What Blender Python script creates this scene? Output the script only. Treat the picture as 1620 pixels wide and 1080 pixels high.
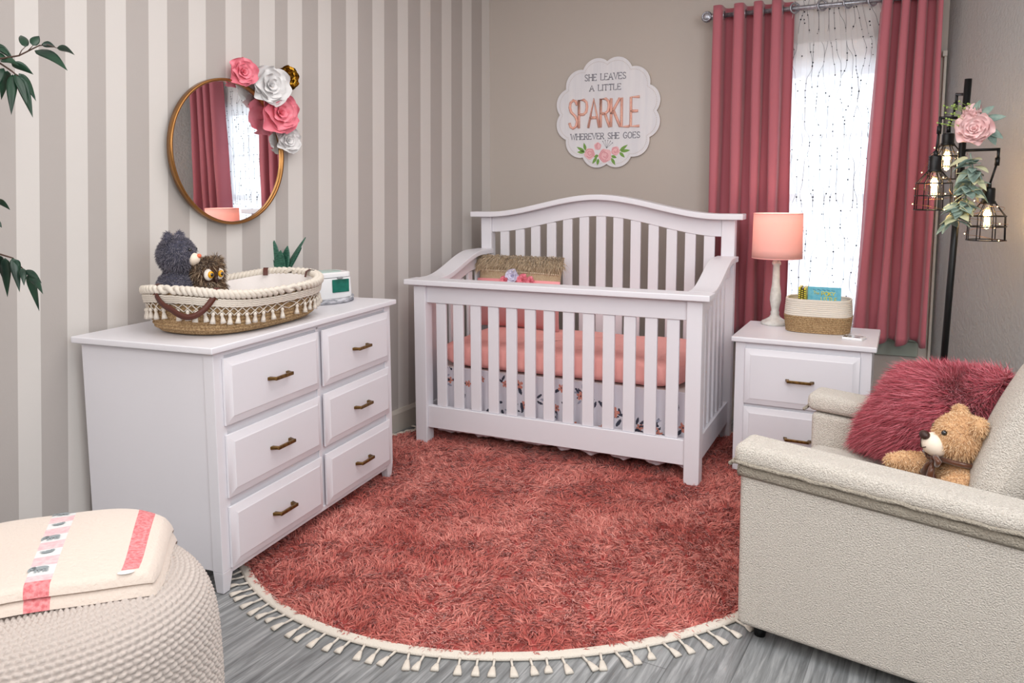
import bpy, math, random
import numpy as np
from math import sin, cos, pi, radians, sqrt, atan2, hypot
from mathutils import Vector, Matrix
random.seed(7); rng = np.random.default_rng(11)
S = bpy.context.scene
COL = S.collection
for o in list(bpy.data.objects): bpy.data.objects.remove(o)

# ------------------------------------------------------------------ camera
YAW, PITCH, ROLL, F, CY = 0.4407, 0.1102, -0.0033, 1221.45, 438.87
CAM = Vector((2.2355, -4.4213, 1.2893))
fw = Vector((-sin(YAW), cos(YAW), 0)); rt = Vector((cos(YAW), sin(YAW), 0)); up = Vector((0, 0, 1))
f2 = fw*cos(PITCH) - up*sin(PITCH); u2 = up*cos(PITCH) + fw*sin(PITCH)
r3 = rt*cos(ROLL) + u2*sin(ROLL); u3 = u2*cos(ROLL) - rt*sin(ROLL)
cd = bpy.data.cameras.new('camera'); cam = bpy.data.objects.new('camera', cd); COL.objects.link(cam)
m = Matrix((r3, u3, -f2)).transposed().to_4x4(); m.translation = CAM
cam.matrix_world = m
cd.sensor_width = 36; cd.lens = 36*F/1620; cd.shift_y = -(540-CY)/1620; cd.clip_start = .02
S.camera = cam
# ------------------------------------------------------------------ world, light, exposure
W = bpy.data.worlds.new('World'); S.world = W; W.use_nodes = True
W.node_tree.nodes['Background'].inputs[0].default_value = (.80, .90, 1, 1)
W.node_tree.nodes['Background'].inputs[1].default_value = 2.7
S.view_settings.view_transform = 'Standard'; S.view_settings.look = 'None'
S.view_settings.gamma = 1; S.view_settings.use_curve_mapping = False
S.view_settings.exposure = 0.22

def area(name, loc, target, sx, sy, power, col=(1, 1, 1)):
    l = bpy.data.lights.new(name, 'AREA'); l.shape = 'RECTANGLE'; l.size = sx; l.size_y = sy
    l.energy = power; l.color = col
    o = bpy.data.objects.new(name, l); COL.objects.link(o); o.location = loc
    o.rotation_euler = (Vector(target)-Vector(loc)).to_track_quat('-Z', 'Y').to_euler()
    return o
area('overhead_fill', (1.45, -2.5, 2.56), (1.45, -2.5, 0), 1.7, 2.2, 30, (1, .975, .95))  # added overhead fill, no ceiling fixture is seen
area('rear_fill', (1.0, -5.1, 2.2), (1.1, -1.0, .8), 2.2, 1.2, 30, (1, .98, .97))  # added broad fill, unseen, high behind the camera
area('side_fill', (3.1, -4.3, 2.0), (.4, -1.9, .6), 1.2, 1.2, 20, (1, .98, .97))  # added fill from the right, aimed at the dresser fronts
area('cool_side_fill', (3.2, -3.4, 1.9), (1.2, -1.0, .6), .9, 1.2, 16, (.84, .93, 1))  # added cool fill for the crib's right side, no window stands here

# ------------------------------------------------------------------ materials
def rgb(r, g, b):
    f = lambda c: ((c/255+.055)/1.055)**2.4 if c > 10 else c/255/12.92
    return (f(r), f(g), f(b), 1)
def base_mat(name, col, rough=.5, metal=0, spec=.5):
    M = bpy.data.materials.new(name); M.use_nodes = True
    n = M.node_tree.nodes; b = n['Principled BSDF']
    b.inputs['Base Color'].default_value = col; b.inputs['Roughness'].default_value = rough
    b.inputs['Metallic'].default_value = metal; b.inputs['Specular IOR Level'].default_value = spec
    return M, M.node_tree, b
def mat(name, col, rough=.5, metal=0, spec=.5, noise=0, nscale=20, bump=0, bscale=60, col2=None, stretch=(1, 1, 1), detail=3, dist=.01, sheen=0):
    M, t, b = base_mat(name, col, rough, metal, spec)
    N, L = t.nodes.new, t.links.new
    tc = N('ShaderNodeTexCoord'); mp = N('ShaderNodeMapping'); mp.inputs['Scale'].default_value = stretch
    L(tc.outputs['Object'], mp.inputs[0])
    if col2 is not None:
        nz = N('ShaderNodeTexNoise'); nz.inputs['Scale'].default_value = nscale; nz.inputs['Detail'].default_value = detail
        L(mp.outputs[0], nz.inputs[0])
        cr = N('ShaderNodeValToRGB'); cr.color_ramp.elements[0].position = .35; cr.color_ramp.elements[1].position = .65
        cr.color_ramp.elements[0].color = col; cr.color_ramp.elements[1].color = col2
        L(nz.outputs[0], cr.inputs[0]); L(cr.outputs[0], b.inputs['Base Color'])
    if bump:
        nb = N('ShaderNodeTexNoise'); nb.inputs['Scale'].default_value = bscale; nb.inputs['Detail'].default_value = detail
        L(mp.outputs[0], nb.inputs[0])
        bp = N('ShaderNodeBump'); bp.inputs['Strength'].default_value = bump; bp.inputs['Distance'].default_value = dist
        L(nb.outputs[0], bp.inputs['Height']); L(bp.outputs[0], b.inputs['Normal'])
    if sheen: b.inputs['Sheen Weight'].default_value = sheen
    return M
def fur_mat(name, cols, rough=.75, patch=None, pscale=6):
    """colour differs strand by strand; patch = second tint in large soft patches, pile shading painted into the colour"""
    M, t, b = base_mat(name, cols[0], rough, 0, .2)
    N, L = t.nodes.new, t.links.new
    g = N('ShaderNodeNewGeometry'); cr = N('ShaderNodeValToRGB')
    e = cr.color_ramp.elements
    e[0].color = cols[0]; e[1].color = cols[-1]
    for i, c in enumerate(cols[1:-1]):
        x = e.new((i+1)/(len(cols)-1)); x.color = c
    L(g.outputs['Random Per Island'], cr.inputs[0])
    out = cr.outputs[0]
    if patch:
        tc = N('ShaderNodeTexCoord'); nz = N('ShaderNodeTexNoise'); nz.inputs['Scale'].default_value = pscale; nz.inputs['Detail'].default_value = 3
        L(tc.outputs['Object'], nz.inputs[0])
        r2 = N('ShaderNodeValToRGB'); r2.color_ramp.elements[0].position = .4; r2.color_ramp.elements[1].position = .62
        L(nz.outputs[0], r2.inputs[0])
        mx = N('ShaderNodeMix'); mx.data_type = 'RGBA'; mx.blend_type = 'MULTIPLY'; mx.inputs[0].default_value = 1
        m2 = N('ShaderNodeMix'); m2.data_type = 'RGBA'; m2.inputs[6].default_value = (1, 1, 1, 1); m2.inputs[7].default_value = patch
        L(r2.outputs[0], m2.inputs[0]); L(out, mx.inputs[6]); L(m2.outputs[2], mx.inputs[7]); out = mx.outputs[2]
    L(out, b.inputs['Base Color'])
    b.inputs['Sheen Weight'].default_value = .3
    return M
def emit_mat(name, col, s):
    M, t, b = base_mat(name, col); b.inputs['Emission Color'].default_value = col; b.inputs['Emission Strength'].default_value = s
    return M
WHITE = mat('white_paint', rgb(231, 229, 235), .38, bump=.08, bscale=9, stretch=(1, 1, 6), dist=.003)
GREIGE = mat('greige_wall', rgb(188, 178, 170), .8, bump=.12, bscale=180, dist=.002)
STR_L = mat('stripe_light', rgb(213, 208, 204), .7, bump=.1, bscale=160, dist=.002)
STR_D = mat('stripe_dark', rgb(180, 173, 169), .7, bump=.1, bscale=160, dist=.002)
RWALL = mat('grey_wall', rgb(174, 173, 171), .75, bump=.7, bscale=60, dist=.006)
TRIMW = mat('trim_paint', rgb(200, 192, 182), .5)
WINW = mat('window_paint', rgb(240, 240, 240), .4)
CEIL = mat('ceiling_paint', rgb(240, 238, 235), .9)
BRASS = mat('antique_brass', rgb(140, 108, 62), .38, .85, col2=rgb(96, 72, 40), nscale=60)
GOLD = mat('gold_frame', rgb(160, 114, 66), .3, .9)
BLACK = mat('black_metal', rgb(14, 14, 15), .4, .3)
ROPE = mat('jute_rope', rgb(150, 116, 78), .9, col2=rgb(203, 172, 130), nscale=190, bump=1, bscale=240, dist=.006)
COTTON = mat('cotton_cord', rgb(222, 213, 201), .9, bump=.6, bscale=300, dist=.003)
LINEN = mat('liner_cloth', rgb(232, 226, 224), .9, bump=.3, bscale=16, dist=.01)
LEATHER = mat('brown_leather', rgb(84, 38, 26), .5, bump=.2, bscale=150, dist=.002)
CURT = mat('rose_curtain', rgb(176, 96, 107), .75, bump=.15, bscale=400, dist=.001, sheen=.2)
PEACH = mat('peach_sheet', rgb(252, 180, 174), .85, bump=.6, bscale=7, dist=.02, stretch=(1, 1, .4))
MAUVE = mat('dusty_pink_cloth', rgb(204, 142, 142), .85, bump=.3, bscale=20, dist=.004)
TAN = mat('tan_burlap', rgb(178, 154, 122), .9, col2=rgb(198, 176, 146), nscale=200, bump=.5, bscale=300, dist=.002)
PINK = mat('pink_paper', rgb(242, 146, 160), .6, col2=rgb(236, 128, 146), nscale=30)
PALEP = mat('pale_pink_petal', rgb(248, 218, 216), .7, col2=rgb(242, 200, 200), nscale=30)
WPAPER = mat('white_paper', rgb(228, 226, 226), .7)
GOLDP = mat('gold_petal', rgb(158, 116, 34), .25, .9)
RIBBON = mat('pink_ribbon', rgb(246, 160, 164), .4)
BOUCLE = mat('cream_boucle', rgb(252, 243, 231), .95, col2=rgb(226, 215, 202), nscale=260, bump=1, bscale=260, dist=.014, detail=4, sheen=.3)
BOUCLE_G = mat('boucle_welt', rgb(178, 168, 153), .95, bump=1, bscale=190, dist=.012)
KNIT = mat('knit_wool', rgb(200, 189, 182), .95, bump=.5, bscale=160, dist=.004)
FLEECE = mat('cream_fleece', rgb(226, 211, 199), .95, bump=.6, bscale=120, dist=.004, sheen=.3)
CORAL = mat('coral_print', rgb(214, 110, 116), .9, col2=rgb(236, 158, 160), nscale=130)
PLAID = mat('pink_plaid', rgb(240, 206, 208), .9, col2=rgb(230, 184, 190), nscale=90)
PATCHW = mat('patch_white', rgb(226, 228, 228), .9)
GREYP = mat('patch_grey', rgb(150, 158, 162), .9)
SPECK = mat('speckled_cloth', rgb(24, 24, 28), .8, col2=rgb(196, 190, 190), nscale=160, detail=0)
LEAFD = mat('dark_leaf', rgb(16, 40, 32), .35, col2=rgb(30, 66, 46), nscale=14)
LEAFB = mat('leaf_back', rgb(44, 96, 60), .5)
SUCC = mat('succulent_leaf', rgb(28, 72, 58), .4, col2=rgb(66, 116, 96), nscale=60, stretch=(1, 1, 5))
SAGE = mat('sage_leaf', rgb(112, 136, 128), .7, col2=rgb(150, 168, 156), nscale=40)
SAGE2 = mat('cream_leaf', rgb(196, 196, 160), .7)
STEM = mat('brown_stem', rgb(70, 48, 36), .7)
POTM = mat('grey_pot', rgb(180, 176, 172), .6)
TEAL = mat('teal_plastic', rgb(12, 82, 72), .12, spec=.8, col2=rgb(26, 116, 100), nscale=20)
TEALP = mat('pale_teal_plastic', rgb(176, 206, 198), .2)
PLAST = mat('white_plastic', rgb(238, 238, 240), .25)
GREYPL = mat('grey_plastic', rgb(150, 152, 156), .4)
WASH = mat('whitewashed_wood', rgb(206, 206, 212), .8, col2=rgb(128, 130, 138), nscale=35, stretch=(1, 1, 4), detail=6)
LAMPB = mat('chalk_paint', rgb(222, 220, 214), .6, col2=rgb(200, 198, 192), nscale=40)
BOOKB = mat('book_blue', rgb(96, 178, 206), .4, col2=rgb(120, 194, 214), nscale=60)
BOOKY = mat('book_yellow', rgb(228, 214, 60), .5)
BOOKD = mat('book_dark', rgb(60, 40, 40), .5)
PAGE = mat('book_pages', rgb(236, 230, 214), .8)
INKG = mat('grey_ink', rgb(126, 124, 134), .8)
SIGNW = mat('sign_face', rgb(229, 226, 229), .7, col2=rgb(221, 219, 224), nscale=6, stretch=(6, 6, .6))
SIGNE = mat('sign_edge', rgb(206, 192, 182), .7)
DOTM = mat('sign_dots', rgb(196, 180, 172), .7)
GLITT = mat('rose_glitter', rgb(240, 156, 146), .35, .3, col2=rgb(252, 214, 190), nscale=420, bump=.8, bscale=500, dist=.002, detail=0)
LEAFP = mat('painted_leaf', rgb(120, 160, 78), .7)
ROD = mat('brushed_nickel', rgb(176, 176, 182), .35, .8, col2=rgb(140, 140, 148), nscale=90)
EYE = mat('black_bead', rgb(10, 8, 8), .08, spec=1)
NOSEB = mat('brown_nose', rgb(54, 28, 22), .5)
ORANGE = mat('orange_nose', rgb(232, 118, 84), .5)
MUZZ = mat('cream_muzzle', rgb(240, 224, 206), .85)
AMBER = mat('amber_eye', rgb(228, 164, 20), .15)
BROWNR = mat('brown_ribbon', rgb(92, 50, 26), .3, sheen=.5)
EMB = mat('embroidery', rgb(96, 96, 108), .6)
SILL = mat('sage_sill', rgb(160, 168, 156), .6)

def floor_mat():
    M, t, b = base_mat('grey_oak_planks', rgb(130, 135, 138), .42)
    N, L = t.nodes.new, t.links.new
    tc = N('ShaderNodeTexCoord'); mp = N('ShaderNodeMapping'); mp.inputs['Rotation'].default_value = (0, 0, radians(90+5))
    L(tc.outputs['Object'], mp.inputs[0])
    br = N('ShaderNodeTexBrick'); br.offset = .37; br.inputs['Scale'].default_value = 1
    br.inputs['Brick Width'].default_value = 1.15; br.inputs['Row Height'].default_value = .165
    br.inputs['Mortar Size'].default_value = .0016; br.inputs['Color1'].default_value = (.42, .42, .42, 1); br.inputs['Color2'].default_value = (.62, .62, .62, 1)
    br.inputs['Mortar'].default_value = (.2, .2, .2, 1); L(mp.outputs[0], br.inputs[0])
    m2 = N('ShaderNodeMapping'); m2.inputs['Scale'].default_value = (1.9, 26, 1); L(mp.outputs[0], m2.inputs[0])
    nz = N('ShaderNodeTexNoise'); nz.inputs['Scale'].default_value = 2.2; nz.inputs['Detail'].default_value = 8; nz.inputs['Roughness'].default_value = .62; nz.inputs['Distortion'].default_value = .6
    L(m2.outputs[0], nz.inputs[0])
    cr = N('ShaderNodeValToRGB'); e = cr.color_ramp.elements
    e[0].position = .3; e[0].color = rgb(98, 99, 100); e[1].position = .72; e[1].color = rgb(182, 183, 184)
    x = e.new(.5); x.color = rgb(136, 138, 139)
    L(nz.outputs[0], cr.inputs[0])
    mx = N('ShaderNodeMix'); mx.data_type = 'RGBA'; mx.blend_type = 'MULTIPLY'; mx.inputs[0].default_value = .75
    sc = N('ShaderNodeMix'); sc.data_type = 'RGBA'; sc.blend_type = 'MULTIPLY'; sc.inputs[0].default_value = 1; sc.inputs[7].default_value = (1.9, 1.9, 1.9, 1)
    L(br.outputs[0], sc.inputs[6]); L(cr.outputs[0], mx.inputs[6]); L(sc.outputs[2], mx.inputs[7]); L(mx.outputs[2], b.inputs['Base Color'])
    bp = N('ShaderNodeBump'); bp.inputs['Strength'].default_value = .15; bp.inputs['Distance'].default_value = .003
    L(nz.outputs[0], bp.inputs['Height']); L(bp.outputs[0], b.inputs['Normal'])
    return M
def sheer_mat():
    M, t, b = base_mat('sheer_voile', (1, 1, 1, 1), .9)
    N, L = t.nodes.new, t.links.new
    tr = N('ShaderNodeBsdfTransparent'); tl = N('ShaderNodeBsdfTranslucent'); tl.inputs[0].default_value = (.97, .98, 1, 1)
    df = N('ShaderNodeBsdfDiffuse'); df.inputs[0].default_value = (.98, .985, 1, 1)
    a = N('ShaderNodeMixShader'); a.inputs[0].default_value = .5; L(tl.outputs[0], a.inputs[1]); L(df.outputs[0], a.inputs[2])
    c = N('ShaderNodeMixShader'); c.inputs[0].default_value = .76; L(tr.outputs[0], c.inputs[1]); L(a.outputs[0], c.inputs[2])
    L(c.outputs[0], t.nodes['Material Output'].inputs[0]); return M
def glass_mat():
    M, t, b = base_mat('clear_glass', (1, 1, 1, 1), .02)
    N, L = t.nodes.new, t.links.new
    tr = N('ShaderNodeBsdfTransparent'); gl = N('ShaderNodeBsdfGlossy'); gl.inputs['Roughness'].default_value = .02
    a = N('ShaderNodeMixShader'); a.inputs[0].default_value = .08; L(tr.outputs[0], a.inputs[1]); L(gl.outputs[0], a.inputs[2])
    L(a.outputs[0], t.nodes['Material Output'].inputs[0]); return M
def shade_mat():
    M, t, b = base_mat('peach_lampshade', rgb(249, 204, 196), .8)
    N, L = t.nodes.new, t.links.new
    tl = N('ShaderNodeBsdfTranslucent'); tl.inputs[0].default_value = rgb(255, 216, 206)
    a = N('ShaderNodeMixShader'); a.inputs[0].default_value = .35; L(b.outputs[0], a.inputs[1]); L(tl.outputs[0], a.inputs[2])
    L(a.outputs[0], t.nodes['Material Output'].inputs[0]); return M
def mirror_mat():
    M, t, b = base_mat('mirror_silver', (.9, .92, .92, 1), .0, 1); return M
FLOOR, SHEER, GLASS, SHADE, MIRR = floor_mat(), sheer_mat(), glass_mat(), shade_mat(), mirror_mat()
SKIRT = [mat('lilac_cotton', rgb(232, 229, 238), .9), mat('printed_peach', rgb(228, 160, 144), .9, col2=rgb(212, 128, 112), nscale=90), mat('printed_leaf', rgb(66, 68, 84), .9), mat('printed_grey', rgb(170, 172, 190), .9)]
FIL = emit_mat('filament_glow', (1, .62, .2, 1), 26)
BULBG = emit_mat('fairy_glow', (1, .72, .32, 1), 9)
RUGM = fur_mat('rug_pile', [rgb(188, 102, 94), rgb(212, 128, 116), rgb(232, 156, 144), rgb(200, 112, 104)], patch=rgb(222, 186, 184), pscale=3.2)  # patch tint paints in the light and dark of the leaning pile
RUGB = mat('rug_backing', rgb(176, 78, 74), .95)
FURP = fur_mat('rose_fur', [rgb(158, 58, 72), rgb(190, 84, 98), rgb(222, 130, 142), rgb(170, 62, 72)], .5)
FURP_B = mat('rose_fur_hide', rgb(140, 50, 62), .9)
FURG = fur_mat('slate_plush', [rgb(84, 81, 92), rgb(108, 104, 116), rgb(134, 130, 142)])
FURG_B = mat('slate_plush_cloth', rgb(66, 66, 82), .95)
FURT = fur_mat('tan_plush', [rgb(206, 160, 114), rgb(226, 188, 144), rgb(240, 210, 172)])
FURT_B = mat('tan_plush_cloth', rgb(206, 164, 122), .95)
FURO = fur_mat('owl_plush', [rgb(60, 40, 28), rgb(96, 70, 50), rgb(140, 112, 84), rgb(196, 176, 150)])
FURO_B = mat('owl_plush_cloth', rgb(70, 48, 34), .95)
FRNG = fur_mat('tan_fringe', [rgb(168, 142, 112), rgb(206, 182, 150), rgb(228, 208, 180)])

# ------------------------------------------------------------------ mesh helpers
class B:
    def __init__(s): s.v = []; s.f = []; s.m = []
    def add(s, vs, fs, mi=0, xf=None):
        k = len(s.v)
        if xf is not None: vs = [tuple(xf @ Vector(v)) for v in vs]
        s.v += [tuple(v) for v in vs]; s.f += [tuple(i+k for i in f) for f in fs]; s.m += [mi]*len(fs); return s
    def box(s, x0, x1, y0, y1, z0, z1, mi=0, xf=None):
        return s.add([(x, y, z) for x in (x0, x1) for y in (y0, y1) for z in (z0, z1)],
                     [(0, 1, 3, 2), (4, 6, 7, 5), (0, 4, 5, 1), (2, 3, 7, 6), (0, 2, 6, 4), (1, 5, 7, 3)], mi, xf)
    def hexa(s, lo, hi, mi=0, xf=None):
        """lo, hi: four corners each, same order"""
        return s.add(list(lo)+list(hi), [(3, 2, 1, 0), (4, 5, 6, 7)]+[(i, (i+1) % 4, 4+(i+1) % 4, 4+i) for i in range(4)], mi, xf)
    def grid(s, fn, nu, nv, mi=0, cu=False, cv=False, xf=None, mf=None):
        vs = [fn(i/(nu if cu else nu-1), j/(nv if cv else nv-1)) for i in range(nu) for j in range(nv)]
        fs = []; ms = []
        for i in range(nu if cu else nu-1):
            for j in range(nv if cv else nv-1):
                a, b_ = i % nu, (i+1) % nu; c, d = j % nv, (j+1) % nv
                fs.append((a*nv+c, b_*nv+c, b_*nv+d, a*nv+d)); ms.append(mf(i/(nu-1), j/(nv-1)) if mf else mi)
        k = len(s.v)
        if xf is not None: vs = [tuple(xf @ Vector(v)) for v in vs]
        s.v += [tuple(v) for v in vs]; s.f += [tuple(i+k for i in f) for f in fs]; s.m += ms; return s
    def tube(s, pts, r, n=8, mi=0, closed=False, cap=True, xf=None, flat=1.0):
        P = [Vector(p) for p in pts]; N_ = len(P); R = r if hasattr(r, '__len__') else [r]*N_
        vs = []; ref = None
        for i, p in enumerate(P):
            t = (P[(i+1) % N_]-P[i-1]) if closed else (P[min(i+1, N_-1)]-P[max(i-1, 0)])
            t = t.normalized() if t.length > 1e-9 else Vector((0, 0, 1))
            if ref is None: ref = Vector((0, 0, 1)) if abs(t.z) < .9 else Vector((1, 0, 0))
            a = (ref-t*ref.dot(t)).normalized(); b_ = t.cross(a); ref = a
            for k in range(n):
                q = 2*pi*k/n; vs.append(p+a*cos(q)*R[i]*flat+b_*sin(q)*R[i])
        fs = []
        for i in range(N_ if closed else N_-1):
            j = (i+1) % N_
            for k in range(n): l = (k+1) % n; fs.append((i*n+k, i*n+l, j*n+l, j*n+k))
        if not closed and cap: fs += [tuple(range(n-1, -1, -1)), tuple((N_-1)*n+k for k in range(n))]
        return s.add(vs, fs, mi, xf)
    def lathe(s, prof, n=32, mi=0, xf=None, c=(0, 0, 0), sx=1, sy=1, cap=True):
        vs = [(c[0]+r*cos(2*pi*k/n)*sx, c[1]+r*sin(2*pi*k/n)*sy, c[2]+z) for r, z in prof for k in range(n)]
        fs = [(i*n+k, i*n+(k+1) % n, (i+1)*n+(k+1) % n, (i+1)*n+k) for i in range(len(prof)-1) for k in range(n)]
        if cap and prof[0][0] > 0: fs.append(tuple(range(n-1, -1, -1)))
        if cap and prof[-1][0] > 0: fs.append(tuple((len(prof)-1)*n+k for k in range(n)))
        return s.add(vs, fs, mi, xf)
    def ball(s, c, r, nu=16, nv=10, mi=0, rot=None):
        r = r if hasattr(r, '__len__') else (r, r, r)
        vs = []; fs = []
        for j in range(nv+1):
            th = pi*j/nv
            for i in range(nu):
                v = Vector((r[0]*sin(th)*cos(2*pi*i/nu), r[1]*sin(th)*sin(2*pi*i/nu), r[2]*cos(th)))
                if rot is not None: v = rot @ v
                vs.append(v+Vector(c))
        for j in range(nv):
            for i in range(nu): k = (i+1) % nu; fs.append((j*nu+i, (j+1)*nu+i, (j+1)*nu+k, j*nu+k))
        return s.add(vs, fs, mi)
    def prism(s, poly, z0, z1, mi=0, xf=None):
        n = len(poly)
        return s.add([(x, y, z0) for x, y in poly]+[(x, y, z1) for x, y in poly],
                     [tuple(range(n-1, -1, -1)), tuple(range(n, 2*n))]+[(i, (i+1) % n, n+(i+1) % n, n+i) for i in range(n)], mi, xf)
    def obj(s, name, mats, parent=None, smooth=True, bevel=0, sub=0, seg=2, solid=0):
        me = bpy.data.meshes.new(name); me.from_pydata([tuple(v) for v in s.v], [], s.f)
        for M in (mats if isinstance(mats, (list, tuple)) else [mats]): me.materials.append(M)
        me.polygons.foreach_set('material_index', s.m)
        if smooth: me.polygons.foreach_set('use_smooth', [True]*len(s.f))
        me.update()
        o = bpy.data.objects.new(name, me); COL.objects.link(o)
        if parent is not None: o.parent = parent
        if solid: q = o.modifiers.new('s', 'SOLIDIFY'); q.thickness = solid; q.offset = 0
        if bevel:
            q = o.modifiers.new('b', 'BEVEL'); q.width = bevel; q.segments = seg; q.limit_method = 'ANGLE'; q.angle_limit = radians(35)
            q = o.modifiers.new('w', 'WEIGHTED_NORMAL'); q.keep_sharp = False
        if sub: q = o.modifiers.new('d', 'SUBSURF'); q.levels = sub; q.render_levels = sub
        return o
def npobj(name, V, Fc, M, parent=None, smooth=False):
    """fast mesh from arrays; Fc = list of face arrays (n,k)"""
    me = bpy.data.meshes.new(name)
    loops = np.concatenate([f.ravel() for f in Fc]).astype(np.int32)
    tot = np.concatenate([np.full(len(f), f.shape[1]) for f in Fc]).astype(np.int32)
    st = np.concatenate([[0], np.cumsum(tot)[:-1]]).astype(np.int32)
    me.vertices.add(len(V)); me.vertices.foreach_set('co', V.astype(np.float32).ravel())
    me.loops.add(len(loops)); me.loops.foreach_set('vertex_index', loops)
    me.polygons.add(len(tot)); me.polygons.foreach_set('loop_start', st)
    me.update(calc_edges=True); me.validate()
    if smooth: me.polygons.foreach_set('use_smooth', [True]*len(me.polygons))
    me.materials.append(M)
    o = bpy.data.objects.new(name, me); COL.objects.link(o)
    if parent is not None: o.parent = parent
    return o
def nrm(a): return a/np.maximum(np.linalg.norm(a, axis=1, keepdims=True), 1e-9)
def strands(name, P, D, L, w, M, parent=None, bend=None, kind=None):
    """ribbon hairs: roots P, directions D, lengths L, width w, bend = added tip offset"""
    n = len(P); D = nrm(D); R = rng.normal(size=(n, 3)); Sd = nrm(np.cross(D, R)); L = L[:, None]; W_ = (w*rng.uniform(.7, 1.3, n))[:, None]
    if bend is None: bend = np.zeros((n, 3))
    mid = P+D*L*.55+bend*L*.3; tip = P+D*L+bend*L
    V = np.stack([P-Sd*W_, P+Sd*W_, mid+Sd*W_*.85, mid-Sd*W_*.85, tip], 1).reshape(-1, 3)
    k = (np.arange(n)*5)[:, None]
    o = npobj(name, V, [k+np.array([[0, 1, 2, 3]]), k+np.array([[3, 2, 4]])], M, parent)
    if kind: o['kind'] = kind
    return o
def sample(me, n):
    me.calc_loop_triangles(); T = np.empty(len(me.loop_triangles)*3, np.int32); me.loop_triangles.foreach_get('vertices', T); T = T.reshape(-1, 3)
    V = np.empty(len(me.vertices)*3, np.float32); me.vertices.foreach_get('co', V); V = V.reshape(-1, 3)
    a, b_, c = V[T[:, 0]], V[T[:, 1]], V[T[:, 2]]; cr = np.cross(b_-a, c-a); ar = np.linalg.norm(cr, axis=1)
    i = rng.choice(len(T), n, p=ar/ar.sum()); u = rng.random((n, 1)); v = rng.random((n, 1)); sw = (u+v) > 1
    u = np.where(sw, 1-u, u); v = np.where(sw, 1-v, v)
    return a[i]+(b_[i]-a[i])*u+(c[i]-a[i])*v, nrm(cr[i])
def blob(name, balls, M, parent, vox=.006, smooth=6):
    """several ellipsoids melted into one continuous skin"""
    b = B()
    for c, r, *rot in balls: b.ball(c, r, 20, 12, rot=rot[0] if rot else None)
    o = b.obj(name+'_tmp', M)
    q = o.modifiers.new('r', 'REMESH'); q.mode = 'VOXEL'; q.voxel_size = vox
    q = o.modifiers.new('s', 'SMOOTH'); q.factor = .5; q.iterations = smooth
    dg = bpy.context.evaluated_depsgraph_get(); me = bpy.data.meshes.new_from_object(o.evaluated_get(dg))
    bpy.data.objects.remove(o); me.name = name
    me.polygons.foreach_set('use_smooth', [True]*len(me.polygons))
    n = bpy.data.objects.new(name, me); COL.objects.link(n); n.parent = parent
    return n
def tag(o, label, cat, group=None):
    o['label'] = label; o['category'] = cat
    if group: o['group'] = group
    return o
def thing(name, label, cat, loc=(0, 0, 0), rz=0, group=None):
    o = bpy.data.objects.new(name, None); COL.objects.link(o); o.location = loc; o.rotation_euler = (0, 0, rz)
    o.empty_display_size = .05
    return tag(o, label, cat, group)
def struct(o): o['kind'] = 'structure'; return o
def RX(a): return Matrix.Rotation(a, 4, 'X')
def RY(a): return Matrix.Rotation(a, 4, 'Y')
def RZ(a): return Matrix.Rotation(a, 4, 'Z')
def TR(x, y, z): return Matrix.Translation((x, y, z))
def lerp(a, b, t): return a+(b-a)*t
def sstep(t): t = max(0, min(1, t)); return t*t*(3-2*t)

# ------------------------------------------------------------------ room shell
LW = .08                                       # left wall leans out of square by this angle
nL = Vector((cos(LW), -sin(LW), 0)); tL = Vector((-sin(LW), -cos(LW), 0))   # into room, towards camera
def wl(t, z, off=0): return tuple(nL*off+tL*t+Vector((0, 0, z)))
RSL = .30                                      # right wall slope dx/d|y|
CZ = 2.62; YB = -5.6; XR = 2.512
b = B().box(-1.2, 5.2, -6.2, .4, -.1, 0); struct(b.obj('floor', FLOOR, smooth=False))
b = B().box(-1.2, 5.2, -6.2, .4, CZ, CZ+.1); struct(b.obj('ceiling', CEIL, smooth=False))
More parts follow.
